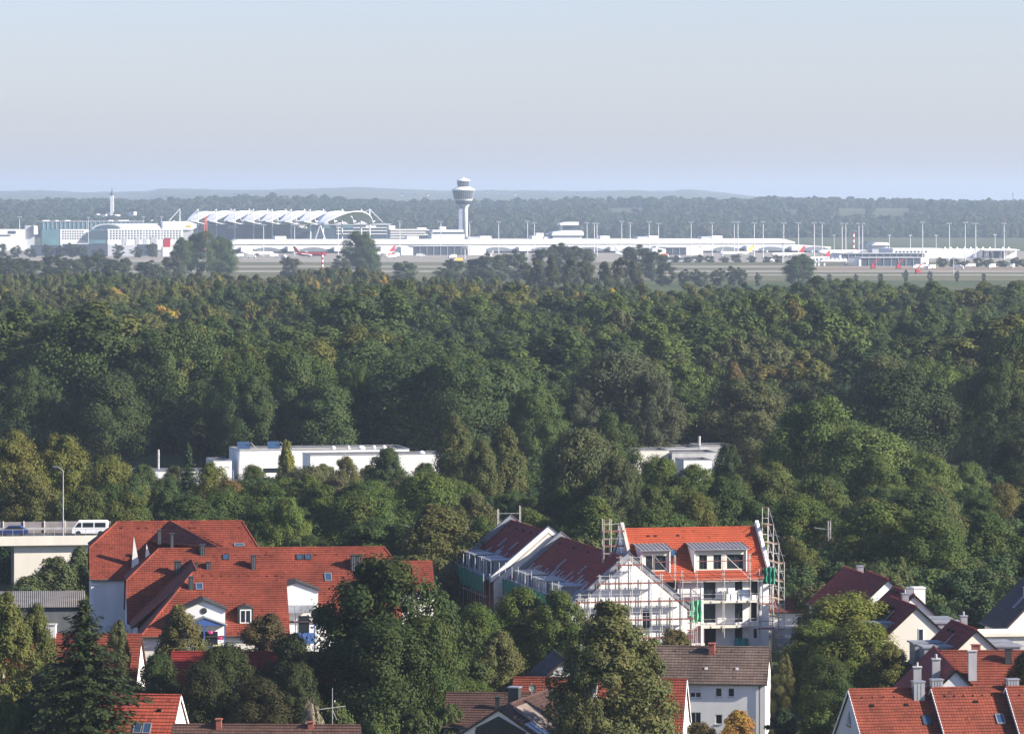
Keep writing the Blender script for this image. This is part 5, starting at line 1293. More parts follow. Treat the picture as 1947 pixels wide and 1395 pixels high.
B('spruce', 358, 838, 90, 760, (0.024,0.042,0.024), 'dark spruce left of the white school', 'spruce_tree')
B('broad_c', 400, 880, 90, 735, (0.085,0.100,0.030), 'bright green tree before the left end of the school')
B('broad_b', 435, 912, 110, 700, (0.115,0.085,0.040), 'rust brown tree above the ridge of the residence')
B('broad_a', 540, 948, 110, 640, (0.080,0.112,0.032), 'fresh green tree above the right hip of the residence')
B('broad_b', 680, 935, 190, 645, (0.056,0.086,0.028), 'large green tree above the middle ridge of the residence')
B('willow', 590, 888, 150, 760, (0.074,0.084,0.050), 'grey-green willow before the lower white block', 'willow_tree')
B('willow_b', 640, 905, 110, 745, (0.100,0.100,0.066), 'pale grey willow right of the other willow', 'willow_tree')
B('thicket', 545, 838, 40, 830, (0.150,0.165,0.050), 'light green slim tree before the school facade')
B('broad_b', 480, 884, 80, 835, (0.060,0.085,0.030), 'low green tree before the left half of the school')
B('broad_c', 615, 882, 60, 838, (0.085,0.100,0.036), 'low pale tree just left of the strip window')
B('broad_a', 810, 880, 70, 830, (0.050,0.075,0.030), 'green tree before the right end of the white block')
B('broad_b', 275, 884, 80, 800, (0.060,0.085,0.032), 'green tree hiding the low flat building')
B('broad_a', 335, 886, 70, 802, (0.062,0.080,0.032), 'second green tree hiding the low flat building')
B('broad_b', 555, 886, 60, 832, (0.066,0.088,0.032), 'low green tree under the solar collectors of the school')
B('broad_c', 700, 884, 60, 828, (0.080,0.094,0.036), 'low olive tree left of the dark round tree')
B('broad_a', 738, 852, 105, 800, (0.034,0.056,0.022), 'dark green round tree before the white block')
B('broad_c', 660, 868, 60, 812, (0.085,0.092,0.036), 'small yellowish tree before the strip window')
B('willow_b', 765, 905, 90, 740, (0.090,0.092,0.062), 'small grey willow beside the dark round tree', 'willow_tree')
B('poplar_b', 862, 788, 100, 765, (0.072,0.088,0.040), 'tall olive poplar rising right of the school', 'poplar_tree')
B('poplar', 962, 812, 90, 755, (0.078,0.092,0.040), 'second tall olive poplar', 'poplar_tree')
B('poplar_b', 915, 838, 90, 745, (0.066,0.082,0.038), 'poplar between the two tall ones', 'poplar_tree')
B('broad_a', 900, 940, 120, 660, (0.070,0.076,0.040), 'brownish green tree left of the far fire wall')
B('willow', 1095, 818, 190, 705, (0.064,0.080,0.044), 'huge grey-green willow behind the long wing', 'willow_tree')
B('willow_b', 1165, 870, 140, 690, (0.060,0.076,0.042), 'willow on the right flank of the huge willow', 'willow_tree')
B('broad_a', 1155, 786, 130, 860, (0.044,0.068,0.024), 'dark tree left of the terraced flat roofs')
B('broad_b', 1255, 868, 120, 750, (0.076,0.112,0.032), 'bright green tree below the terraced flat roofs')
B('broad_c', 1318, 884, 110, 748, (0.070,0.104,0.030), 'bright green tree right of the other bright one')
B('broad_b', 1320, 935, 130, 660, (0.082,0.096,0.030), 'olive tree right above the orange roof')
B('broad_a', 1240, 925, 100, 668, (0.060,0.084,0.030), 'green tree above the left dormer')
B('broad_c', 1400, 905, 90, 690, (0.052,0.074,0.028), 'green tree left of the scaffold top')
B('broad_a', 1385, 845, 90, 800, (0.026,0.044,0.020), 'dark tree at the right end of the flat roofs')
B('big_a', 1530, 758, 260, 770, (0.066,0.100,0.034), 'broad towering tree right of the flat roofs')
B('big_c', 1452, 880, 130, 720, (0.076,0.094,0.034), 'yellowish tree in front of the towering tree')
B('big_b', 1655, 812, 230, 760, (0.080,0.116,0.040), 'wide crown in the middle of the right tree mass')
B('big_a', 1775, 862, 170, 740, (0.096,0.134,0.044), 'bright green rounded tree in the right tree mass')
B('broad_b', 1560, 905, 170, 690, (0.060,0.088,0.032), 'green tree low in the right tree mass')
B('broad_a', 1690, 930, 150, 690, (0.042,0.064,0.026), 'shaded tree low in the right tree mass')
B('broad_a', 1842, 880, 120, 770, (0.060,0.086,0.032), 'green tree between the bright rounded tree and the right edge')
B('broad_c', 1790, 985, 160, 640, (0.068,0.094,0.038), 'pale green tree behind the row houses')
B('birch_b', 1850, 1060, 130, 612, (0.072,0.092,0.042), 'feathery tree right behind the white chimney', 'birch_tree')
B('broad_b', 1905, 920, 120, 700, (0.095,0.090,0.034), 'russet tinged tree at the right edge')
B('big_b', 1700, 700, 250, 905, (0.030,0.046,0.022), 'dark wide tree high on the right')
B('big_a', 1890, 690, 190, 880, (0.034,0.052,0.022), 'dark tall tree at the right edge of the wood')
B('big_c', 1935, 820, 130, 800, (0.036,0.052,0.024), 'dark tree below the tall one at the right edge')
B('thicket', 1500, 1020, 70, 625, (0.085,0.092,0.046), 'pale thicket right of the scaffold tower')
B('thicket', 1540, 1045, 70, 622, (0.060,0.082,0.034), 'green thicket behind the red garage')
B('thicket', 1660, 1040, 60, 622, (0.066,0.088,0.040), 'green thicket behind the farthest row house')
B('thicket', 1710, 1060, 60, 600, (0.070,0.090,0.042), 'green thicket behind the middle row house')
# giants at the front of the wood
B('big_b', 125, 604, 250, 1010, (0.046,0.072,0.026), 'massive domed tree at the left of the wood')
B('big_a', 310, 618, 250, 1000, (0.052,0.080,0.034), 'second massive tree beside the domed one')
B('big_c', 390, 720, 150, 950, (0.058,0.084,0.036), 'pale sided tree at the right of the massive pair')
B('big_a', 40, 700, 180, 935, (0.036,0.056,0.026), 'dark tree below the massive domed one')
B('big_b', 200, 710, 190, 930, (0.042,0.064,0.030), 'dark green tree in front of the massive pair')
B('big_c', 440, 678, 80, 985, (0.088,0.080,0.038), 'brownish tree right of the massive pair')
B('big_a', 505, 735, 110, 950, (0.056,0.064,0.030), 'olive tree above the left end of the school')
B('big_c', 715, 700, 130, 935, (0.086,0.084,0.044), 'tall olive brown tree above the white block')
B('big_b', 850, 690, 150, 960, (0.060,0.062,0.040), 'grey-brown tree right of the tall olive one')
B('willow', 1165, 672, 230, 935, (0.060,0.072,0.050), 'great silver-grey willow in the front of the wood', 'willow_tree')
B('willow_b', 1235, 705, 120, 925, (0.062,0.074,0.052), 'silver-grey willow right of the great one', 'willow_tree')
B('willow_b', 1100, 740, 110, 925, (0.058,0.070,0.050), 'silver-grey willow left of the great one', 'willow_tree')
B('poplar_b', 1397, 690, 62, 955, (0.105,0.085,0.050), 'brown slim tree in the front of the wood', 'poplar_tree')
B('poplar', 1045, 672, 30, 1105, (0.200,0.130,0.050), 'tan coloured small crown in the wood')
B('spruce', 968, 745, 80, 920, (0.022,0.034,0.020), 'dark spruce at the edge of the wood', 'spruce_tree')
B('spruce', 1008, 752, 70, 915, (0.024,0.036,0.022), 'second dark spruce at the edge of the wood', 'spruce_tree')
B('spruce', 1035, 770, 60, 918, (0.024,0.036,0.022), 'smaller third spruce at the edge of the wood', 'spruce_tree')
for i,(px,py,w_,Y_) in enumerate(((735,548,46,1950),(835,552,40,1850),(1100,556,50,1800),(410,524,50,2130),(600,528,40,2050),(640,565,36,1650),(1700,650,50,1180),(1560,640,60,1230))):
    T('forest_b', px, py, w_, Y_, (0.24,0.21,0.06) if i < 6 else (0.14,0.15,0.045), 'yellow autumn crown standing out of the green wood', 'yellow crowns in the wood')

# belt of ordinary trees filling the gap between town and wood
SKY = [(-100,860),(0,850),(120,860),(220,890),(320,905),(395,930),(440,905),(560,895),(700,898),(850,895),(900,870),(1000,860),(1090,850),(1190,890),(1300,905),(1400,895),(1470,800),(1560,790),(1700,850),(1850,900),(1947,880),(2100,880)]
BRn = random.Random(31); cnt = 0
def belt_label(px):
    for lim, a_ in ((215, 'behind the raised road'), (420, 'left of the residence roof'), (830, 'behind the residence'), (1180, 'behind the long wing'), (1470, 'behind the orange roofed block'), (1700, 'behind the railway masts')):
        if px < lim: break
    else: a_ = 'behind the row houses'
    return 'leafy green tree in the belt ' + a_
rowY = [614, 650, 690, 735, 785, 836]
for Y_ in rowY:
    px = -60 + BRn.uniform(0, 60)
    while px < 2010:
        q = px + BRn.uniform(-18, 18); Yj = Y_ + BRn.uniform(-8, 8)
        x = X(q, Yj)
        # keep off the buildings, the raised road and the rail line
        if (q < 215 and Yj < 660) or (840 < q < 1480 and Yj < 632) or (1480 < q < 1560 and Yj < 600): px += 60; continue
        if (395 < q < 860 and Yj > 838) or (1180 < q < 1400 and Yj > 868): px += 60; continue
        lim = lerp(SKY, q) + BRn.uniform(-12, 40)
        h = min(Z(lim, Yj), BRn.uniform(9, 15.5))
        if h > 4:
            k = BRn.choice(['broad_a','broad_b','broad_c','broad_c','birch_b','willow_b'])
            tn = BRn.choice([G1, G2, G1, (0.070,0.090,0.030), (0.080,0.088,0.036), G3, (0.046,0.070,0.030)])
            add_tree(k, x, Yj, h, h*BRn.uniform(0.38, 0.55), tn, belt_label(q), belt_label(q), rot=BRn.uniform(0, 6.28)); cnt += 1
        px += BRn.uniform(78, 120)*700/Y_
# bushes in the gardens between the houses
for i in range(60):
    Y_ = BRn.uniform(500, 605); q = BRn.uniform(-20, 1960); x = X(q, Y_)
    if 200 < q < 800 and Y_ > 485 and Y_ < 560: continue
    if 850 < q < 1500 and Y_ > 535: continue
    if 1540 < q and Y_ < 560: continue
    add_tree('bush', x, Y_, BRn.uniform(2.2, 4.5), None, BRn.choice([G1, G2, YG_, OL]), 'green garden bush between the town houses', 'garden bushes', name='shrub', cat='shrub'); cnt += 1
print('belt', cnt)
UP = []
for i in range(1500):
    Y_ = BRn.uniform(575, 905); q = BRn.uniform(-60, 2010); x = X(q, Y_)
    if (q < 215 and Y_ < 660) or (845 < q < 1500 and Y_ < 628) or (1540 < q and Y_ < 572) or (q < 520 and Y_ < 580): continue
    if (390 < q < 870 and Y_ > 850) or (1180 < q < 1400 and Y_ > 885): continue
    h = min(Z(lerp(SKY, q)+10, Y_), BRn.uniform(4, 8.5)); s = h/PROTO['bush']['h']
    if h < 2: continue
    tn = BRn.choice([G1, G2, OL, G3, (0.075,0.095,0.032)]); UP.append((x, Y_, 0, BRn.uniform(0, 6.28), (s*1.1, s*1.1, s), 0, [c*0.98 for c in tn]))
for o_ in list(COL.objects):
    if o_.name.startswith('crown') and o_.data == PROTO['bush']['c']: CROWN_OBJ['bush'] = o_; break
scatter('undergrowth', ['bush'], UP, 'thick green undergrowth under the trees behind the town', 'undergrowth')
for i, px in enumerate((1262,1285,1306,1330,1352,1378,1402,1430,1458,1478)):
    T('forest_a' if i%2 else 'forest_b', px, 484+(i%3)*2, 26, YG(499.5), (0.044,0.060,0.040), 'small hedge tree on the grass below the right terminal end', 'hedge below the terminal end')
for i, px in enumerate((1790,1812,1835,1858,1880,1905,1930,1950)):
    T('forest_b' if i%2 else 'forest_a', px, 489+(i%3)*3, 28, YG(508), (0.044,0.060,0.040), 'hedge tree before the white cargo hall at the right', 'hedge before the cargo hall')
for i, px in enumerate((5,30,62,90,112,135,160,190,225,262,290)):
    T('forest_a' if i%2 else 'forest_b', px, 462+(i*7%5)*2.5, 30, 4560, (0.044,0.062,0.042), 'small tree in the planting before the hotel', 'planting before the hotel')
# trees between the wood and the airfield
E = lambda kind, px, py, w_, Y_, tint, lab, name='broadleaf_tree': T(kind, px, py, w_, Y_, tint, lab, name=name)
E('big_a', 375, 440, 96, 3400, G1, 'tall tree before the hotel at the left of the airfield')
E('big_b', 425, 452, 70, 3410, G3, 'broad tree joined to the tall one before the airfield')
E('big_c', 345, 452, 50, 3380, G3, 'tree on the left of the tall one before the airfield')
E('big_c', 688, 440, 70, 3450, G1, 'lone tall tree in front of the terminal canopy')
E('big_b', 700, 468, 60, 3440, G3, 'lower tree at the foot of the lone tall tree')
E('forest_b', 320, 486, 55, 3200, (0.062,0.068,0.045), 'grey-green shrub tree left of the tall tree')
E('forest_b', 548, 488, 55, 3250, (0.062,0.068,0.045), 'grey-green tree on the airfield meadow')
E('forest_a', 650, 486, 50, 3250, (0.062,0.068,0.045), 'pale shrub tree beside the lone tall tree')
E('forest_b', 760, 497, 60, 3150, G3, 'bushy tree before the dark hangar')
E('big_c', 1518, 484, 68, 3010, G3, 'round dark tree standing alone before the right taxiway')
for i,(px,py,w_,Y_) in enumerate(((10,486,80,3150),(55,492,70,3100),(95,484,70,3200),(140,490,70,3150),(185,482,80,3200),(235,488,70,3120),(275,495,60,3080),(30,500,70,2950),(120,502,80,2950),(210,500,70,2960),(285,503,60,2940))):
    T('forest_b', px, py, w_, Y_, (0.046,0.062,0.038), 'hazy bushy tree in the hedge at the left of the airfield', 'hedge trees at the left of the airfield')
for i,(px,py,w_,Y_,k) in enumerate(((1020,492,40,2480,'forest_d'),(1050,488,42,2500,'forest_d'),(1085,490,40,2470,'forest_d'),(1112,495,40,2460,'forest_d'),(1150,498,40,2450,'forest_d'),(1180,490,44,2480,'forest_d'),(1205,496,40,2460,'forest_d'),(1000,500,36,2500,'forest_d'))):
    T(k, px, py, w_, Y_, (0.052,0.062,0.034), 'dark poplar in the clump before the terminal', 'poplar clump before the terminal', name='poplar_tree')
for i,(px,py,w_,Y_) in enumerate(((860,492,60,3100),(900,490,60,3150),(945,482,80,3150),(985,478,70,3200),(1030,470,70,3250),(1065,462,80,3300),(1110,468,70,3250),(1200,466,80,3300),(1240,475,60,3200),(920,505,80,2900),(850,508,60,2900),(1260,500,50,3000))):
    T('forest_b', px, py, w_, Y_, (0.040,0.056,0.034), 'hazy tree of the long hedge in front of the terminal', 'hedge trees before the terminal')
for i,(px,py,w_,Y_) in enumerate(((1300,512,36,3000),(1328,512,44,2980),(1365,510,40,3000),(1392,506,34,3020),(1408,508,30,3010),(1440,518,16,3000))):
    T('forest_a', px, py, w_, Y_, (0.042,0.058,0.036), 'small hazy tree in the row right of the terminal hedge', 'small trees right of the hedge')
for i,px in enumerate((1577,1627,1675,1723,1770,1820,1871)):
    T('forest_a' if i%2 else 'forest_b', px, (520,520,519,513,515,514,519)[i], (13,11,14,15,13,12,11)[i], YG(536), (0.050,0.064,0.04), 'young tree in the row along the right airfield road', 'young trees along the airfield road')
# ------------------------------------------------------------------ the airport
AW = mat('airport_white', (0.72,0.72,0.71), 0.6, 0.06, 0.02); AG = mat('airport_grey', (0.42,0.44,0.47), 0.6, 0.15, 0.03)
AD = mat('hangar_blue_grey', (0.045,0.06,0.085), 0.6, 0.2, 0.03); AGL = glass('airport_glass', (0.05,0.075,0.10), 0.12); TEAL = mat('teal_glass_front', (0.10,0.20,0.23), 0.25, 0.25, 0.05, spec=0.5)
MEMB = mat('membrane', (0.84,0.84,0.83), 0.7, 0.04, 0.05); ASTEEL = mat('pale_steel', (0.62,0.63,0.65), 0.5, 0.1, 0.1); YEL = mat('yellow_panel', (0.75,0.50,0.10), 0.7, 0.2, 0.1)
PLRED = mat('red_livery', (0.36,0.02,0.03), 0.4, 0.05, 0.1); PLYEL = mat('yellow_livery', (0.70,0.52,0.12), 0.4, 0.05, 0.1); ORG = mat('orange_red_paint', (0.60,0.10,0.03), 0.6, 0.2, 0.5)
VAULT = mat('vault_glazing', (0.17,0.19,0.215), 0.5, 0.15, 0.1)
class AP:
    """a thing of the airport: its front stands at distance Y, parts are given by the columns and rows they cover"""
    def __init__(s, name, label, cat, pxc, Y_, group=None, rot=None):
        s.Y = Y_; s.x = X(pxc, Y_); s.r = thing(name, label, cat, (s.x, Y_, 0), 9 if rot is None else rot, group)
    def px(s, p, dy=0): return X(p, s.Y+dy) - s.x
    def z(s, py, dy=0): return Z(py, s.Y+dy)
    def box(s, p0, p1, t0, b0, m, name, d0=0, d1=20, parent=None):
        zb = max(0.0, s.z(b0)) if b0 is not None else 0.0
        return MB().box(s.px(p0), s.px(p1), d0, d1, zb, s.z(t0)).build(name, m, parent or s.r)
    def poly(s, pts, m, name, d0=0, d1=20, parent=None):
        return MB().prism([(s.px(a), d0, max(0, s.z(b))) for a, b in pts], (0, d1-d0, 0)).build(name, m, parent or s.r)
def rowwin(a, p0, p1, t0, b0, n, m, d=-0.12, frac=0.55, parent=None):
    for k in range(n):
        q = p0+(p1-p0)*(k+0.5)/n; w_ = (p1-p0)/n*frac/2
        MB().box(a.px(q-w_), a.px(q+w_), d-0.05, d+0.1, a.z(b0), a.z(t0)).build('window', m, parent or a.r)

# long white terminal
a = AP('terminal_building', 'very long low white terminal with vaulted gate bays across the middle of the airfield', 'terminal', 1015, 5000)
a.poly([(441,464),(441,459),(452,455),(1505,455),(1526,461),(1526,464)], AW, 'upper_roof', 8, 60)
a.box(446, 1524, 464, 466, AGL, 'clerestory', 11, 58)
a.poly([(440,473),(440,467),(446,466),(1530,466),(1592,470),(1592,474)], AW, 'lower_roof', -4, 60)
a.box(442, 1588, 473.5, None, AGL, 'glass_front', 2, 58)
for k in range(13):
    q = 470+k*88
    v = [(q+34+26*math.cos(math.pi*i/12), 477.5-8.0*math.sin(math.pi*i/12)) for i in range(13)]
    vb = a.poly(v, VAULT, 'bay_vault', -14, -3)
    a.poly([(q+37+27.5*math.cos(math.pi*i/12), 477.9-7.6*math.sin(math.pi*i/12)) for i in range(13)][::-1]+[(q+9.5+1.2,477.9)]+[(q+37+25.6*math.cos(math.pi*i/12), 477.9-6.4*math.sin(math.pi*i/12)) for i in range(12,-1,-1)], AW, 'vault_rim', -15.5, -14.1, vb) if False else None
    gh = a.box(q-16, q+6, 467.5 if k%2 else 469, 477, AW, 'gate_house', -17, -4.1)
    a.box(q-14, q+4, 477.05, None, AD, 'gate_base', -15, -6, gh)
    a.box(q+14, q+17, 476, 480, ASTEEL, 'jet_bridge', -40, -14.1)
for (p0,p1,g) in ((525,546,0),(690,702,0),(777,799,0),(893,917,1),(917.5,939,0),(1018,1038,0),(1040,1048,1),(1150,1168,0),(1222,1244,1),(1244.5,1263,0),(1347,1368.5,1),(1369,1388,0)):
    a.box(p0,p1,449 if not g else 450.5,455.02,AG if g else AW,'plant_room',20,42)
# buildings behind the terminal
a = AP('parking_deck', 'white layered parking deck behind the terminal left of the tower', 'building', 785, 5450)
for k in range(4):
    a.box(742, 816-(k%2)*6, 436+k*4.6, 438.4+k*4.6, AW, 'deck_band', 0, 40)
    a.box(744, 813-(k%2)*6, 438.45+k*4.6, 440.55+k*4.6, AGL, 'open_floor', 2, 38)
a.box(740,752,429,436,AW,'stair_head',5,20); a.box(795,812,433,436,AW,'stair_head',5,20)
a = AP('white_office_block', 'white office block right at the foot of the control tower', 'building', 850, 5420)
a.box(822,882,437,441.5,AW,'upper_storey',0,30); a.box(824,880,441.6,445,AGL,'window_band',1,29); a.box(820,884,445.1,None,AW,'lower_storey',-1,32); a.box(838,850,431,437,ASTEEL,'roof_plant',8,20)

# control tower
a = AP('control_tower', 'tall airport control tower with white shaft and flared dark glass head', 'control tower', 881, 5600)
zt = lambda py: Z(py,5600); m1 = 0.6437
cx = (884.5-881)*m1; MB().lathe([(3.2,0),(3.2,zt(398)),(3.4,zt(394)),(6.0,zt(388.5)),(6.2,zt(387))], 20, (cx,0,0)).build('shaft', AW, a.r, smooth=True)
sx = (875.5-881)*m1; MB().box(sx-2.4,sx+2.4,-2.0,2.0,0,zt(389)).build('lift_shaft', mat('lilac_cladding',(0.30,0.32,0.42),0.4,0.1,0.1), a.r)
def ring(name, prof, m): return MB().lathe([(r*m1, zt(p)) for r, p in prof], 32).build(name, m, a.r)
TGL = mat('tower_glazing', (0.035,0.05,0.075), 0.35, 0.15, 0.2, spec=0.25)
ring('lower_gallery', [(13.5,388.4),(14.5,387),(16.0,381.6)], TGL); ring('gallery_band', [(16.4,381.5),(18.0,378.6)], AW)
h1 = ring('main_glass', [(17.6,378.5),(21.2,362.2)], TGL)
for k in range(32):
    an = 2*math.pi*k/32; MB().beam((17.7*m1*math.cos(an),17.7*m1*math.sin(an),zt(378.5)),(21.3*m1*math.cos(an),21.3*m1*math.sin(an),zt(362.3)),0.28,0.28).build('mullion', ASTEEL, h1)
ring('main_roof', [(22.2,362),(22.0,360.5),(14.0,356.2),(12.0,355.6)], AW); c1 = ring('upper_cab', [(10.4,355.5),(12.2,344.6)], TGL)
for k in range(16):
    an = 2*math.pi*k/16; MB().beam((10.5*m1*math.cos(an),10.5*m1*math.sin(an),zt(355.5)),(12.3*m1*math.cos(an),12.3*m1*math.sin(an),zt(344.7)),0.25,0.25).build('mullion', ASTEEL, c1)
ring('cab_roof', [(13.0,344.5),(12.6,343),(7.0,340.2),(4.0,339.8)], AW); ring('radar_base', [(2.5,339.7),(2.2,337.8)], AW); MB().tube((0,0,zt(338)),(0,0,zt(334.5)),0.3,0.2,6).build('antenna', ASTEEL, a.r)
# smaller apron tower
a = AP('apron_tower', 'low white stepped apron control building with broad top deck', 'control tower', 1078, 5300)
a.poly([(1050,455),(1052,448),(1104,448),(1108,455)],AW,'base',0,30); a.poly([(1048,447.9),(1050,441),(1070,438.2),(1106,438.2),(1110,442),(1110,447.9)],AW,'middle_deck',-2,28); a.poly([(1070,438),(1071,428.5),(1097,428.5),(1096,438)],AGL,'cab',4,20); a.poly([(1065,428.4),(1065,425),(1080,422),(1101,422),(1101,428.4)],AW,'roof',0,24)
a.box(1020,1035,443,455,AW,'side_block',5,25); a.box(1040,1049,444,455,AG,'side_block',6,25)

# tent-like canopy
a = AP('terminal_canopy', 'great white arched membrane canopy of repeated shells left of the tower', 'canopy', 600, 5900, rot=0)
phi = R(48); c_ = Vector((math.cos(phi), math.sin(phi), 0)); ax = Vector((-math.sin(phi), math.cos(phi), 0))
cx0 = a.px(657); zl = Z(427,5900)+0; zh = Z(402.5,5900)
W2 = 47.0; S = 34.5
for k in range(8):
    o_ = Vector((cx0, 0, 0)) + ax*(S*k)
    b = MB(); n = 22; vs = []; fs = []
    for i in range(n+1):
        s_ = -1+2*i/n; zz = zl+(zh-zl)*(1-abs(s_)**2.1); wdt = 4+ (S*0.62-4)*(1-abs(s_)**2.6)
        for e, dz in ((-1,0),(-0.5,-1.3),(0,-1.6),(0.5,-1.3),(1,0)):
            vs.append(o_ + c_*(s_*W2) + ax*(e*wdt) + Vector((0,0,zz+dz*(1-s_*s_)*0.6)))
    for i in range(n):
        for j in range(4): q = i*5+j; fs.append((q, q+1, q+6, q+5))
    b.add(vs, fs); sh_ = b.build('membrane_shell', MEMB, a.r, smooth=True); sh_.modifiers.new('thickness','SOLIDIFY').thickness = 0.8
    # edge beams, mast and stays of each bay
    for s_ in (-1, 1):
        p = o_ + c_*(s_*W2) + ax*(S*0.5)
        MB().tube((p.x,p.y,0),(p.x,p.y,zl+3),1.1,0.9,8).build('column', ASTEEL, a.r)
        MB().tube((p.x,p.y,zl+1),(p.x,p.y,zh+3.5),0.9,0.5,6).build('mast', ASTEEL, a.r)
        q = p + c_*(s_*20); MB().tube((p.x,p.y,zh+3.2),(q.x,q.y,zl+4),0.35,0.35,5).build('stay', ASTEEL, a.r)
        MB().prism([o_+c_*(s_*W2)+ax*4+Vector((0,0,zl)), o_+c_*(s_*(W2+19))+ax*10+Vector((0,0,zl+4)), o_+c_*(s_*(W2+19))+ax*24+Vector((0,0,zl+4)), o_+c_*(s_*W2)+ax*30+Vector((0,0,zl))],(0,0,0.7)).build('side_wing', MEMB, a.r)
p0_ = Vector((cx0,0,0))-c_*W2
pe = Vector((cx0,0,0))+c_*W2+ax*2
MB().tube((pe.x,pe.y,0),(pe.x,pe.y,zh+3.5),1.3,0.7,8).build('end_mast', ASTEEL, a.r)
for (dx_, dz_) in ((17,zl+3),(-12,zh-4)): MB().tube((pe.x,pe.y,zh+3),(pe.x+dx_,pe.y,dz_),0.45,0.45,5).build('stay', ASTEEL, a.r)
for dx in (-9, 9): MB().tube((p0_.x+dx,p0_.y,0),(p0_.x,p0_.y,zl),0.9,0.9,6).build('column', ASTEEL, a.r)
a = AP('glass_centre', 'dark glazed office building under the membrane canopy', 'building', 560, 6010)
a.box(395,742,428,None,AGL,'glass_body',0,60); a.box(390,745,425.5,428,AG,'roof',-2,64)
for k in range(7): a.box(432+k*44,452+k*44,429,434,TEAL if k%3 else AW,'facade_panel',-1.4,-0.1)
for k in range(3): a.box(640,742,432+k*6,433.6+k*6,AW,'floor_band',-1.2,-0.1)
# hotel and offices at the left
a = AP('hotel_building', 'white hotel with grid of windows, dark glass wedge and barrel roof', 'hotel', 250, 5300)
a.box(204,348,435.5,None,AW,'right_wing',0,25)
for r_ in range(4): rowwin(a, 208, 345, 438+r_*4.6, 440.6+r_*4.6, 24, AGL)
a.box(115,168,436,None,AW,'left_wing',0,25)
for r_ in range(4): rowwin(a, 118, 160, 438.5+r_*4.6, 441+r_*4.6, 9, AGL)
a.poly([(157,456),(172,438),(205,438),(205,456)],AGL,'glass_wedge',-3,22)
v = [(205+30*math.cos(math.pi*i/10)-0, 436-11*math.sin(math.pi*i/10)) for i in range(11)]
MB().prism([(a.px(p), 6, a.z(q)) for p,q in v], (a.px(300)-a.px(205), 45, 0)).build('barrel_roof', AG, a.r)
MB().prism([(a.px(p), 5.2, a.z(q)) for p,q in [(205+24*math.cos(math.pi*i/10), 435.8-8.4*math.sin(math.pi*i/10)) for i in range(11)]], (0,0.6,0)).build('glass_lunette', AGL, a.r)
for (p0,p1,t0) in ((255,262,451),(270,276,452),(284,295,450),(230,238,453)): a.box(p0,p1,t0,None,AG,'forecourt_block',-22,-12)
a = AP('office_cube', 'white box building with yellow panel beside the canopy', 'building', 342, 5350)
a.poly([(309,437),(309,421.5),(360,421),(374,426),(374,433),(365,437)],AW,'upper_block',0,40); a.box(312,368,437.1,None,AG,'lower_block',2,38); a.poly([(353,431.5),(357,427.5),(363,428),(364,432)],YEL,'yellow_panel',-0.6,-0.05)
a = AP('teal_glass_building', 'long teal glass building behind the hotel', 'building', 175, 5600)
a.box(80,272,421.5,None,TEAL,'glass_front',0,30); a.box(78,274,420.3,421.5,AG,'roof_edge',-1,31)
for k in range(23): a.box(82+k*8.2,82.9+k*8.2,421.6,435,AG,'mullion',-0.8,-0.02)
for (p0,p1) in ((82,95),(106,113),(124,135),(207,217),(226,246),(288,292)): a.box(p0,p1,418.6,420.29,AW,'roof_plant',6,18)
a = AP('white_hall', 'low white hall at the far left of the airfield', 'building', 35, 5200)
a.box(-40,48,436,None,AW,'hall',0,40); a.box(16,30,439,444,AGL,'window',-0.5,-0.02); a.box(48.1,66,429,None,AG,'tower_block',4,30); a.poly([(64,446),(64,428),(72,430),(72,446)],AW,'end_wall',0,30); a.box(-40,20,446.5,448.5,AD,'dark_strip',-0.6,-0.02)  # the last box is a dark blue-grey strip on the hall front
a = AP('perimeter_sheds', 'row of low grey service sheds along the left edge of the apron', 'sheds', 210, 4700)
for k,(p0,p1,t0,m_) in enumerate(((120,178,464,AD),(176,205,463,AD),(205,260,466,AG),(262,300,465,AD),(240,255,463,AW),(60,118,466,AD))): a.box(p0,p1,t0,None,m_,'shed',k*0.7,12+k*0.7)
a = AP('red_fuel_tank', 'red and white storage block between hotel and tall tree', 'tank', 318, 4650)
a.poly([(311,470),(311,456),(316,452),(320,455),(324,452),(324,470)],PLRED,'tank_body',0,10); a.box(309,327,470.1,None,AW,'base',-2,12)
a = AP('orange_lattice_tower', 'thin orange lattice tower left of the canopy', 'tower', 391, 5250)
for s in (-2.5,2.5): MB().tube((s,0,0),(s*0.3,0,a.z(409)),0.6,0.4,5).build('leg', ORG, a.r)
for k in range(9): MB().beam((-2.3+k*0.2,0,k*4.2),(2.3-k*0.2,0,k*4.2+4.2),0.5,0.5).build('brace', ORG, a.r)

# hangars and halls on the near apron
def hangar(label, p0, p1, t0, b0, Y_, dark0, dark1, cat='hangar'):
    a = AP('hangar', label, cat, (p0+p1)/2, Y_)
    a.poly([(dark0,t0+1),(dark1,t0+1),(dark1,b0),(dark0,b0)],AD,'hangar_door',0,1.0); a.poly([(dark0-1,t0),(dark1+1,t0),(dark1+1,t0+0.98),(dark0-1,t0+0.98)],AG,'roof_edge',-1,40)
    if p0 < dark0-2: a.box(p0,dark0-.1,t0+2,None,AW,'side_hall',0,38)
    if p1 > dark1+2: a.box(dark1+.1,p1,t0+0.5,None,AW,'side_hall',0.5,38)
    a.box(dark0,dark1,t0+1.2,None,AG,'body',1.1,38)
    n = int((dark1-dark0)/13)
    for k in range(1,n): a.box(dark0+(dark1-dark0)*k/n-.4, dark0+(dark1-dark0)*k/n+.4, t0+1.5, None, AG, 'door_post', -0.5, -0.03)
    return a
hangar('dark blue hangar with white end halls before the terminal below the tower', 762, 925, 467.5, 486, 4780, 785, 890)
hangar('dark hall with white ends right of the willow hedge', 1240, 1338, 470, 483, 4760, 1266, 1305)
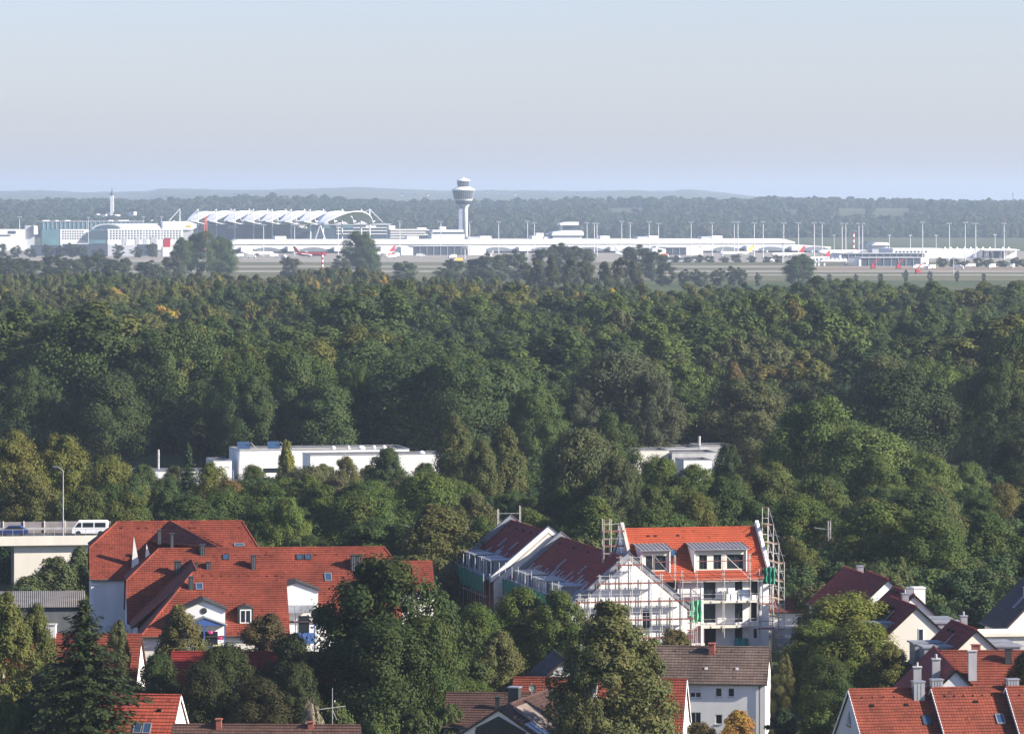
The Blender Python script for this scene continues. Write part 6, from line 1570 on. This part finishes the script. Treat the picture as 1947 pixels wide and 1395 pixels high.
hangar('wide dark hangar under a pale roof edge at the right', 1632, 1768, 489.5, 507, 3950, 1636, 1752)
hangar('long dark shed behind the wide hangar', 1594, 1762, 481.5, 492, 4350, 1598, 1760)
a = AP('cargo_hall', 'white cargo hall with a row of round windows at the right', 'building', 1740, 4500)
a.box(1697,1800,472.5,None,AW,'hall',0,60); rowwin(a,1700,1765,477,480,9,AGL,-0.2,0.5); a.box(1800,1942,474,None,AW,'long_hall',6,60); a.box(1876,1918,477,None,AD,'dark_gate',3,5.9); a.box(1872,1942,475,476.8,AW,'canopy_roof',-6,6)
a = AP('terminal_pavilion', 'small white rooftop pavilion right of the striped mast', 'building', 1676, 4700)
a.box(1658,1688,466.5,None,AG,'body',0,20); a.poly([(1655,466.4),(1664,461),(1688,461),(1690,466.4)],AW,'roof',-3,22)
for i,px in enumerate((1797,1808,1820,1834,1846,1857,1869,1882,1907,1918)):
    a = AP('white_tent', 'pointed white tent in the row on the right hall', 'tent', px, 4440, 'row of white tents')
    b = MB(); hw_ = 2.6; zt0, zt1 = Z(475,4440), Z(468.6,4440)
    b.add([(-hw_,-hw_,zt0),(hw_,-hw_,zt0),(hw_,hw_,zt0),(-hw_,hw_,zt0),(-.7,-.7,zt0+(zt1-zt0)*.55),(.7,-.7,zt0+(zt1-zt0)*.55),(.7,.7,zt0+(zt1-zt0)*.55),(-.7,.7,zt0+(zt1-zt0)*.55),(0,0,zt1)],[(0,1,5,4),(1,2,6,5),(2,3,7,6),(3,0,4,7),(4,5,8),(5,6,8),(6,7,8),(7,4,8),(3,2,1,0)])
    b.build('tent_roof', MEMB, a.r)
    for sx_ in (-1,1):
        for sy_ in (-1,1): MB().tube((sx_*2.4,sy_*2.4,0),(sx_*2.4,sy_*2.4,zt0+.05),0.15,0.15,5).build('pole', ASTEEL, a.r)
a = AP('taxiway_bridge_hall', 'open white hall on pillars at the right of the round dark tree', 'building', 1585, 3960)
for k in range(6): v = [(1563+k*8.2+3.4*math.cos(math.pi*i/6)+4, 495-4*math.sin(math.pi*i/6)) for i in range(7)]; a.poly(v,AW,'roof_shell',0,30)
a.box(1560,1611,494.9,497,AW,'roof_beam',-1,31)
for p in (1548,1555,1566,1608): a.box(p,p+3,490 if p<1560 else 497.1,None,AW,'pillar',0,4)

# apron light masts
def light_mast(px, pt, pb, small=False):
    Y_ = min(5150, YG(pb)); o = thing('light_mast', 'short apron lamp mast on the right side of the airfield' if small else 'tall slim apron floodlight mast among the airport buildings', 'light mast', (X(px,Y_),Y_,0), 0, 'short lamp masts' if small else 'apron floodlight masts')
    h = Z(pt,Y_); r = 0.32 if small else 0.5
    MB().tube((0,0,0),(0,0,h),r,r*0.65,6).build('mast', ASTEEL, o)
    MB().box(-2.4 if not small else -1.6,2.4 if not small else 1.6,-0.6,0.6,h-.9,h-.3).build('lamp_platform', ASTEEL, o)
    for s in (-1.7,0,1.7): MB().box(s*(.65 if small else 1)-.45,s*(.65 if small else 1)+.45,-1.1,-.6,h-1.0,h+.3).build('floodlight', AG, o)
for px,pt,pb in ((501,427,488),(560,427,486),(643,428,486),(760,420,485),(838,421,485),(893,421,487),(948,421,484),(1003,420,486),(1016,423,486),(1116,423,487),(1130,424,487),(1135,424,488),(1182,420,486),(1198,423,486),(1234,421,487),(1252,424,489),(1314,422,487),(1354,423,487),(1396,422,488),(1403,421,488),(1434,423,490),(1451,421,490),(1490,423,492),(1518,423,492),(1548,423,492),(1563,423,490),(1601,424,492),(1608,424,492),(1633,424,494),(1640,424,494),(1754,422,497),(1805,424,496),(1835,422,497),(1855,424,497),(1909,424,497),(37,412,470),(884,470,492),(1374,460,494),(1488,462,500)): light_mast(px,pt,pb)
for px,pt,pb in ((1586,447,486),(1691,447,490),(1731,447,490),(1780,447,490),(1892,446,490),(1813,490,520),(168,413,470),(273,412,468),(307,412,468)): light_mast(px,pt,pb,True)
for lab,px,pt,pb in (('red and white striped mast at the right of the terminal',1623,440,487),('red and white striped mast before the grey aircraft',613,480,521)):
    Y_ = YG(pb); o = thing('striped_mast', lab, 'mast', (X(px,Y_),Y_,0)); h = Z(pt,Y_); n = 9
    for k in range(n): MB().tube((0,0,h*k/n),(0,0,h*(k+1)/n-.01),0.9 if pt<460 else 0.7,0.9 if pt<460 else 0.7,8).build('mast_section', PLRED if k%2==0 else AW, o)

# parked aircraft
def aircraft(label, px, Y_, L_, rot, body, tail, group=None):
    o = thing('parked_aircraft', label, 'aircraft', (X(px,Y_),Y_,0), rot); k = L_/35.0; zc_ = 3.6*k; r = 1.95*k
    b = MB(); n = 12; prof = [(-17.5,.15,.1),(-16.8,.6,.0),(-15,.9,.05),(-12.5,1,0),(9,1,0),(13,.7,.5),(16,.35,1.1),(17.5,.12,1.5)]
    vs=[]; fs=[]
    for x,s_,dz in prof:
        for i in range(n): t2 = 2*math.pi*i/n; vs.append((x*k, r*s_*math.cos(t2), zc_+dz*k+r*s_*math.sin(t2)))
    for j in range(len(prof)-1):
        for i in range(n): fs.append((j*n+i,j*n+(i+1)%n,(j+1)*n+(i+1)%n,(j+1)*n+i))
    fs += [tuple(range(n))[::-1], tuple(range((len(prof)-1)*n,len(prof)*n))]
    b.add(vs,fs).build('fuselage', body, o, smooth=True)
    for s in (-1,1):
        MB().prism([(-3*k,s*1.2*k,zc_-.9*k),(3.5*k,s*1.2*k,zc_-.9*k),(6.5*k,s*16*k,zc_+.6*k),(4.6*k,s*16*k,zc_+.6*k)],(0,0,.35*k)).build('wing', AW, o)
        MB().prism([(13*k,s*.5*k,zc_+1*k),(16.5*k,s*.5*k,zc_+1*k),(18*k,s*5.5*k,zc_+1.4*k),(16.6*k,s*5.5*k,zc_+1.4*k)],(0,0,.25*k)).build('tailplane', AW, o)
        e = MB().lathe([(.85*k,-1.6*k),(1.0*k,-.6*k),(.7*k,1.6*k)],10).build('engine', AG, o, loc=(-1.5*k,s*5.5*k,zc_-1.6*k)); e.rotation_euler = (0,R(90),0)
        MB().tube((1.5*k,s*2.2*k,0),(1.5*k,s*2.2*k,zc_-1.2*k),.35*k,.3*k,6).build('landing_gear', AD, o)
    MB().tube((-12*k,0,0),(-12*k,0,zc_-1.5*k),.3*k,.3*k,6).build('landing_gear', AD, o)
    MB().prism([(10.5*k,-.2*k,zc_+1.7*k),(15.8*k,-.2*k,zc_+1.9*k),(18.6*k,-.2*k,zc_+8*k),(16.2*k,-.2*k,zc_+8*k)],(0,.4*k,0)).build('tail_fin', tail, o)
aircraft('aircraft with red fuselage and red tail before the terminal', 590, 4560, 34, 168, PLRED, PLRED)
aircraft('aircraft with red tail right of the lone tall tree', 722, 4640, 34, 25, AW, PLRED)
aircraft('aircraft with yellow tail before the right terminal end', 1400, 4620, 36, 15, AW, PLYEL)
aircraft('white aircraft with slanting red tail at the terminal end', 1498, 4500, 36, 20, AW, PLRED)
aircraft('white aircraft with red tail beside the pillared hall', 1550, 4200, 32, 30, AW, PLRED)
aircraft('long white aircraft with dark tail left of the striped mast', 1600, 4550, 50, 8, AW, AD)
aircraft('white aircraft parked before the left terminal bays', 490, 4620, 34, 200, AW, AW)
aircraft('white aircraft half hidden behind the willow hedge', 1200, 4520, 34, 190, AW, AG)
# ground vehicles on the apron
def truck(label, px, py, rot, boxm, cabm, L_=9.0, group='service vehicles on the apron'):
    Y_ = YG(py); o = thing('service_truck', label, 'truck', (X(px,Y_),Y_,0), rot, group)
    MB().box(-L_/2+2.2,L_/2,-1.25,1.25,1.0,3.7).build('cargo_box', boxm, o); MB().prism([(-L_/2,-1.2,.6),(-L_/2+2.0,-1.2,.6),(-L_/2+2.0,-1.2,2.9),(-L_/2+.7,-1.2,2.9),(-L_/2,-1.2,1.7)],(0,2.4,0)).build('cab', cabm, o)
    for x_ in (-L_/2+1.1, L_/2-1.6): 
        for s in (-1,1): wh = MB().lathe([(.05,-.15),(.5,-.15),(.5,.15),(.05,.15)],10).build('wheel', DARKM, o, loc=(x_,s*1.1,.5)); wh.rotation_euler=(R(90),0,0)
VR = random.Random(8)
for px,py in ((455,489),(478,491),(520,489),(540,492),(745,491),(752,488),(800,489),(860,491),(930,488),(1268,492),(1290,494),(1420,497),(1470,498),(1545,500),(1745,511),(1770,512),(1845,509),(1885,510),(1925,510),(1822,512)): truck('small white service truck parked on the apron', px, py, VR.uniform(0,180), AW, AW)
for px,py,lb in ((742,489,'orange service truck beside the dark hangar'),(1262,489,'orange truck left of the dark hall'),(870,498,'yellow truck on the taxiway before the hangar')): truck(lb, px, py, VR.uniform(0,40), ORG if 'orange' in lb else YEL, AW, group='coloured service vehicles')
for lab,px,py in (('red excavator with raised arm before the wide hangar',1660,511),('red excavator standing right of the other one',1708,511.5),('orange digger on the runway strip at the right',1745,521)):
    Y_ = YG(py); o = thing('excavator', lab, 'excavator', (X(px,Y_),Y_,0), 20)
    for s in (-1,1): MB().box(-2,2,s*1.2-.35,s*1.2+.35,0,.9).build('track', DARKM, o)
    MB().prism([(-1.8,-1.3,1.0),(2.0,-1.3,1.0),(2.0,-1.3,2.4),(0.2,-1.3,2.6),(0.0,-1.3,3.6),(-1.6,-1.3,3.6),(-1.8,-1.3,2.4)],(0,2.6,0)).build('cab_body', PLRED, o)
    MB().beam((-1.4,0,2.2),(2.2,0,7.0),.6,.8).build('boom', PLRED, o); MB().beam((2.2,0,7.0),(6.0,0,8.6),.45,.6).build('stick', PLRED, o); MB().box(5.4,6.6,-.6,.6,7.6,8.8).build('bucket', DARKM, o)
o = thing('construction_cabin', 'white site cabin beside the right taxiway', 'cabin', (X(1252,4300),4300,0)); 
MB().box(-7,38,0,6,0,3.2).build('cabin_body', AW, o); MB().box(2,30,-.1,-.02,1.0,2.4).build('window_strip', AGL, o); MB().box(-7.5,38.5,-.4,6.4,3.2,3.6).build('roof', AG, o)

# distant church, village houses and radio mast on the slopes
def on_hill(px, Y_): x = X(px,Y_); return x, Y_, hill_h(x,Y_)
x, y, z = on_hill(213, 8050)
o = thing('village_church', 'distant white church with slender dark spire above the hotel', 'church', (x,y,z-1))
MB().box(-3,3,-3,3,0,Z(372,8050)-z+1).build('tower', PLASTERW, o); MB().lathe([(3.6,0),(2.6,3.5),(0.9,8),(0.15,14.5)],8,(0,0,Z(372,8050)-z+1)).build('spire', AD, o)
MB().prism([(-26,0,0),(-26,0,15),(-26,5.5,21),(-26,11,15),(-26,11,0)],(23,0,0)).build('nave', PLASTERW, o); MB().prism([(-26.5,-.6,14.6),(-26.5,5.5,21.4),(-26.5,11.6,14.6)],(24,0,0)).build('roof', DKBROWN, o)
VIL = [(80,400,7400),(197,400,7700),(190,398,7750),(222,401,7700),(252,397,7900),(318,378,13200),(326,379,13250),(447,372,13800),(465,371,13850),(545,376,13500),(585,371,13900),(765,372,13800),(790,373,13700),(812,372,13750),(925,367,14000),(936,365,14100),(944,368,13950),(958,368,13980),(980,371,13700),(995,372,13650),(1098,371,13700),(1207,402,8300),(1393,404,8200),(1403,402,8250),(1412,402,8250),(1090,377,12500)]
for px,py,Y_ in VIL:
    if Y_ > 10000:      # the house stands where the line of sight meets the far slope
        Y_ = next((q for q in range(10600, 19900, 60) if Z(py+1.5, q) <= hill_h(X(px, q), q)), 19500)
    x, y, z = on_hill(px,Y_)
    o = thing('village_house', 'tiny white village house on the hazy slopes', 'house', (x,y,z-1), VR.uniform(-30,30), 'village houses on the slopes'); h = max(6, Z(py,Y_)-z+VR.uniform(0,2)); wv = VR.uniform(4,7)
    h = min(h, 19 if Y_ < 9000 else 14)
    MB().box(-wv,wv,-5,5,0,h).build('wall', PLASTERW, o); MB().prism([(-wv-.5,-5.8,h),(-wv-.5,0,h+5),(-wv-.5,5.8,h)],(2*wv+1,0,0)).build('roof', CLAY, o)
x, y, z = on_hill(1926, 9200)
o = thing('radio_mast', 'thin radio mast on the horizon at the far right', 'mast', (x,y,z)); MB().tube((0,0,-1),(0,0,Z(366,9200)-z),0.9,0.5,6).build('mast', AD, o); MB().box(-2,2,-.6,.6,Z(370,9200)-z,Z(369,9200)-z).build('antenna_ring', AD, o)
